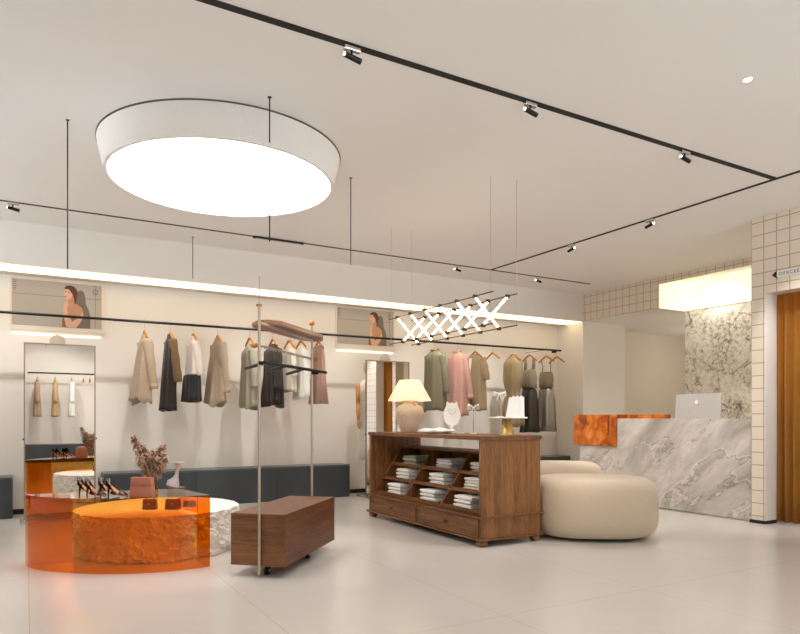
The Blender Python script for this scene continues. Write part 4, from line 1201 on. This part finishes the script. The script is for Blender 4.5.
# ------------------------------------------------------------------ reception desk
dk = thing('reception_desk', 'grey veined marble reception desk with amber stone corner', 'reception desk', (7.0, 4.345, 0))
b = B(); prism(b, [(0, 0, .02), (0, 0, 1.15), (0, 1.90, 1.15), (0, 1.90, .765), (0, 2.60, .765), (0, 2.60, .02)], (.08, 0, 0)); obj('marble_front', b, M['marble'], dk)
obj('plinth', one(.03, .6, .0, 2.56, 0, .02), M['white'], dk)
obj('inner_worktop', one(.08, .75, .0, 1.88, .93, .96), M['white'], dk)
obj('carcass', one(.081, .70, .005, 2.59, .02, .76), M['white'], dk)
obj('amber_corner', one(-.02, .42, 1.905, 2.70, .77, 1.205, bev=.003), M['onyx'], dk)
obj('amber_ledge', one(.43, .47, 1.42, 2.70, .96, 1.205), M['onyx'], dk)
obj('amber_groove', one(-.022, -.0195, 1.905+.12, 1.905+.15, .92, 1.20), plain('dark_amber', (120, 50, 8), .3), dk)
# computer seen from behind
im = thing('desktop_computer', 'white desktop computer seen from behind on the reception desk', 'computer', (7.45, 5.37, .9605), math.radians(-90-2))
b = B(); prism(b, [(-.335, 0, .145), (.335, 0, .145), (.335, 0, .51), (-.335, 0, .51)], (0, .02, 0))
MT = Matrix.Rotation(math.radians(-5), 4, 'X')
for v_ in b.verts: v_.co = MT @ v_.co
sh = plain('silver_casing', (196, 193, 192), .35, .3)
obj('casing', b, sh, im)
b = B(); prism(b, [(-.06, -.05, .004), (.06, -.05, .004), (.06, -.052, .21), (-.06, -.052, .21)], (0, .012, 0)); bx(b, -.09, .09, -.10, .08, 0, .006); obj('stand', b, sh, im)
lg = B()
N2 = 20
def apple(bm, cx, cz, s, y):
    # plain round emblem with a leaf and a notch
    pts = []
    for i in range(N2):
        a = 2*PI*i/N2
        r = s*(1-.10*abs(math.cos((a-PI/2)/1))**8)
        if -.5 < math.sin(a)*1 < .6 and math.cos(a) > .75: r *= .80
        pts.append((cx+r*math.cos(a), y, cz+r*math.sin(a)*.98))
    prism(bm, pts, (0, -.0012, 0))
    prism(bm, [(cx, y, cz+s*1.05), (cx+s*.28, y, cz+s*1.2), (cx+s*.38, y, cz+s*1.55), (cx+s*.08, y, cz+s*1.4)], (0, -.0012, 0))
apple(lg, 0, .40, .026, -.0)
for v_ in lg.verts: v_.co = MT @ v_.co; 
for v_ in lg.verts: v_.co.y -= .02
obj('rear_emblem', lg, plain('silver_emblem', (250, 250, 250), .3), im)

# ------------------------------------------------------------------ fitting room curtain
b = B(); n = 200; R = []
y0, y1 = 4.188, 2.95
zs = [.012, .3, 1.0, 1.8, 2.62]
for z in zs:
    row = []
    for i in range(n+1):
        t = i/n; y = y0+(y1-y0)*t
        am = .055*(.75+.35*(1-z/2.6))
        x = 7.25+am*.8*math.cos(PI+t*2*PI*13+.6*math.sin(t*9))+.012*math.sin(t*61)+.01*math.sin(z*2+t*20)
        row.append(b.verts.new((x, y, z)))
    R.append(row)
for i in range(len(R)-1):
    for k in range(n): b.faces.new((R[i][k], R[i][k+1], R[i+1][k+1], R[i+1][k]))
bmesh.ops.solidify(b, geom=b.faces[:], thickness=.004)
cu = thing('fitting_room_curtain', 'floor-length mustard velvet curtain in the tiled opening', 'curtain', (0, 0, 0))
obj('cloth', b, M['curtain'], cu, True)
b = B(); tube(b, [(7.235, 4.19, 2.64), (7.235, 2.62, 2.64)], .014, 10); obj('curtain_rod', b, M['black'], cu, True)

# ------------------------------------------------------------------ sign above the opening
sg = thing('wall_sign', 'white pencil-shaped sign with a black tip on the tiled wall', 'sign', (6.979, 4.10, 2.69))
b = B(); prism(b, [(0, -.055, -.034), (0, -.055, .034), (0, -.068, .034), (0, -.60, .034), (0, -.60, -.034)], (-.018, 0, 0)); obj('body', b, M['white'], sg)
b = B(); prism(b, [(0, 0, 0), (0, -.052, .040), (0, -.054, .035), (0, -.054, -.035), (0, -.052, -.042)], (-.018, 0, 0)); obj('tip', b, M['blackmatte'], sg)
cu_ = D.curves.new('lettering', 'FONT'); cu_.body = 'OFECEEM'; cu_.size = .052; cu_.extrude = .001; cu_.space_character = 1.25
to = D.objects.new('lettering_tmp', cu_); C.objects.link(to)
bpy.context.view_layer.update()
me = D.meshes.new_from_object(to.evaluated_get(bpy.context.evaluated_depsgraph_get()))
D.objects.remove(to); me.name = 'lettering'
me.materials.clear(); me.materials.append(plain('sign_ink', (70, 62, 54), .6))
lo = D.objects.new('lettering', me); C.objects.link(lo); lo.parent = sg
lo.rotation_euler = (PI/2, 0, -PI/2); lo.location = (-.0195, -.075, -.018)

# ------------------------------------------------------------------ world, camera, view
w = D.worlds.new('World'); bpy.context.scene.world = w; w.use_nodes = True
wn = w.node_tree; bg = wn.nodes['Background']
# made-up daylight through the added windows, brighter from below to lift the ceiling
tcw = wn.nodes.new('ShaderNodeTexCoord'); spw = wn.nodes.new('ShaderNodeSeparateXYZ'); mrw = wn.nodes.new('ShaderNodeMapRange')
wn.links.new(tcw.outputs['Generated'], spw.inputs[0]); wn.links.new(spw.outputs['Z'], mrw.inputs['Value'])
mrw.inputs['From Min'].default_value = -.02; mrw.inputs['From Max'].default_value = .02
mrw.inputs['To Min'].default_value = 7.6; mrw.inputs['To Max'].default_value = 1.1
wn.links.new(mrw.outputs[0], bg.inputs['Strength']); bg.inputs['Color'].default_value = (.87, .93, 1, 1)
cam = D.cameras.new('camera'); co = D.objects.new('camera', cam); C.objects.link(co)
co.location = (0, 0, 1.15)
th = math.atan2(1138, 653)
co.rotation_euler = (PI/2, 0, th-PI/2)
cam.sensor_fit = 'HORIZONTAL'; cam.sensor_width = 36; cam.lens = 653/800*36
cam.shift_y = (418.5-317)/800
cam.clip_start = .05; cam.clip_end = 60
sc = bpy.context.scene
sc.camera = co
sc.view_settings.view_transform = 'Standard'; sc.view_settings.look = 'None'; sc.view_settings.gamma = 1; sc.view_settings.exposure = .20
sc.view_settings.use_curve_mapping = False
sc.cycles.max_bounces = 14; sc.cycles.transparent_max_bounces = 24; sc.cycles.diffuse_bounces = 6
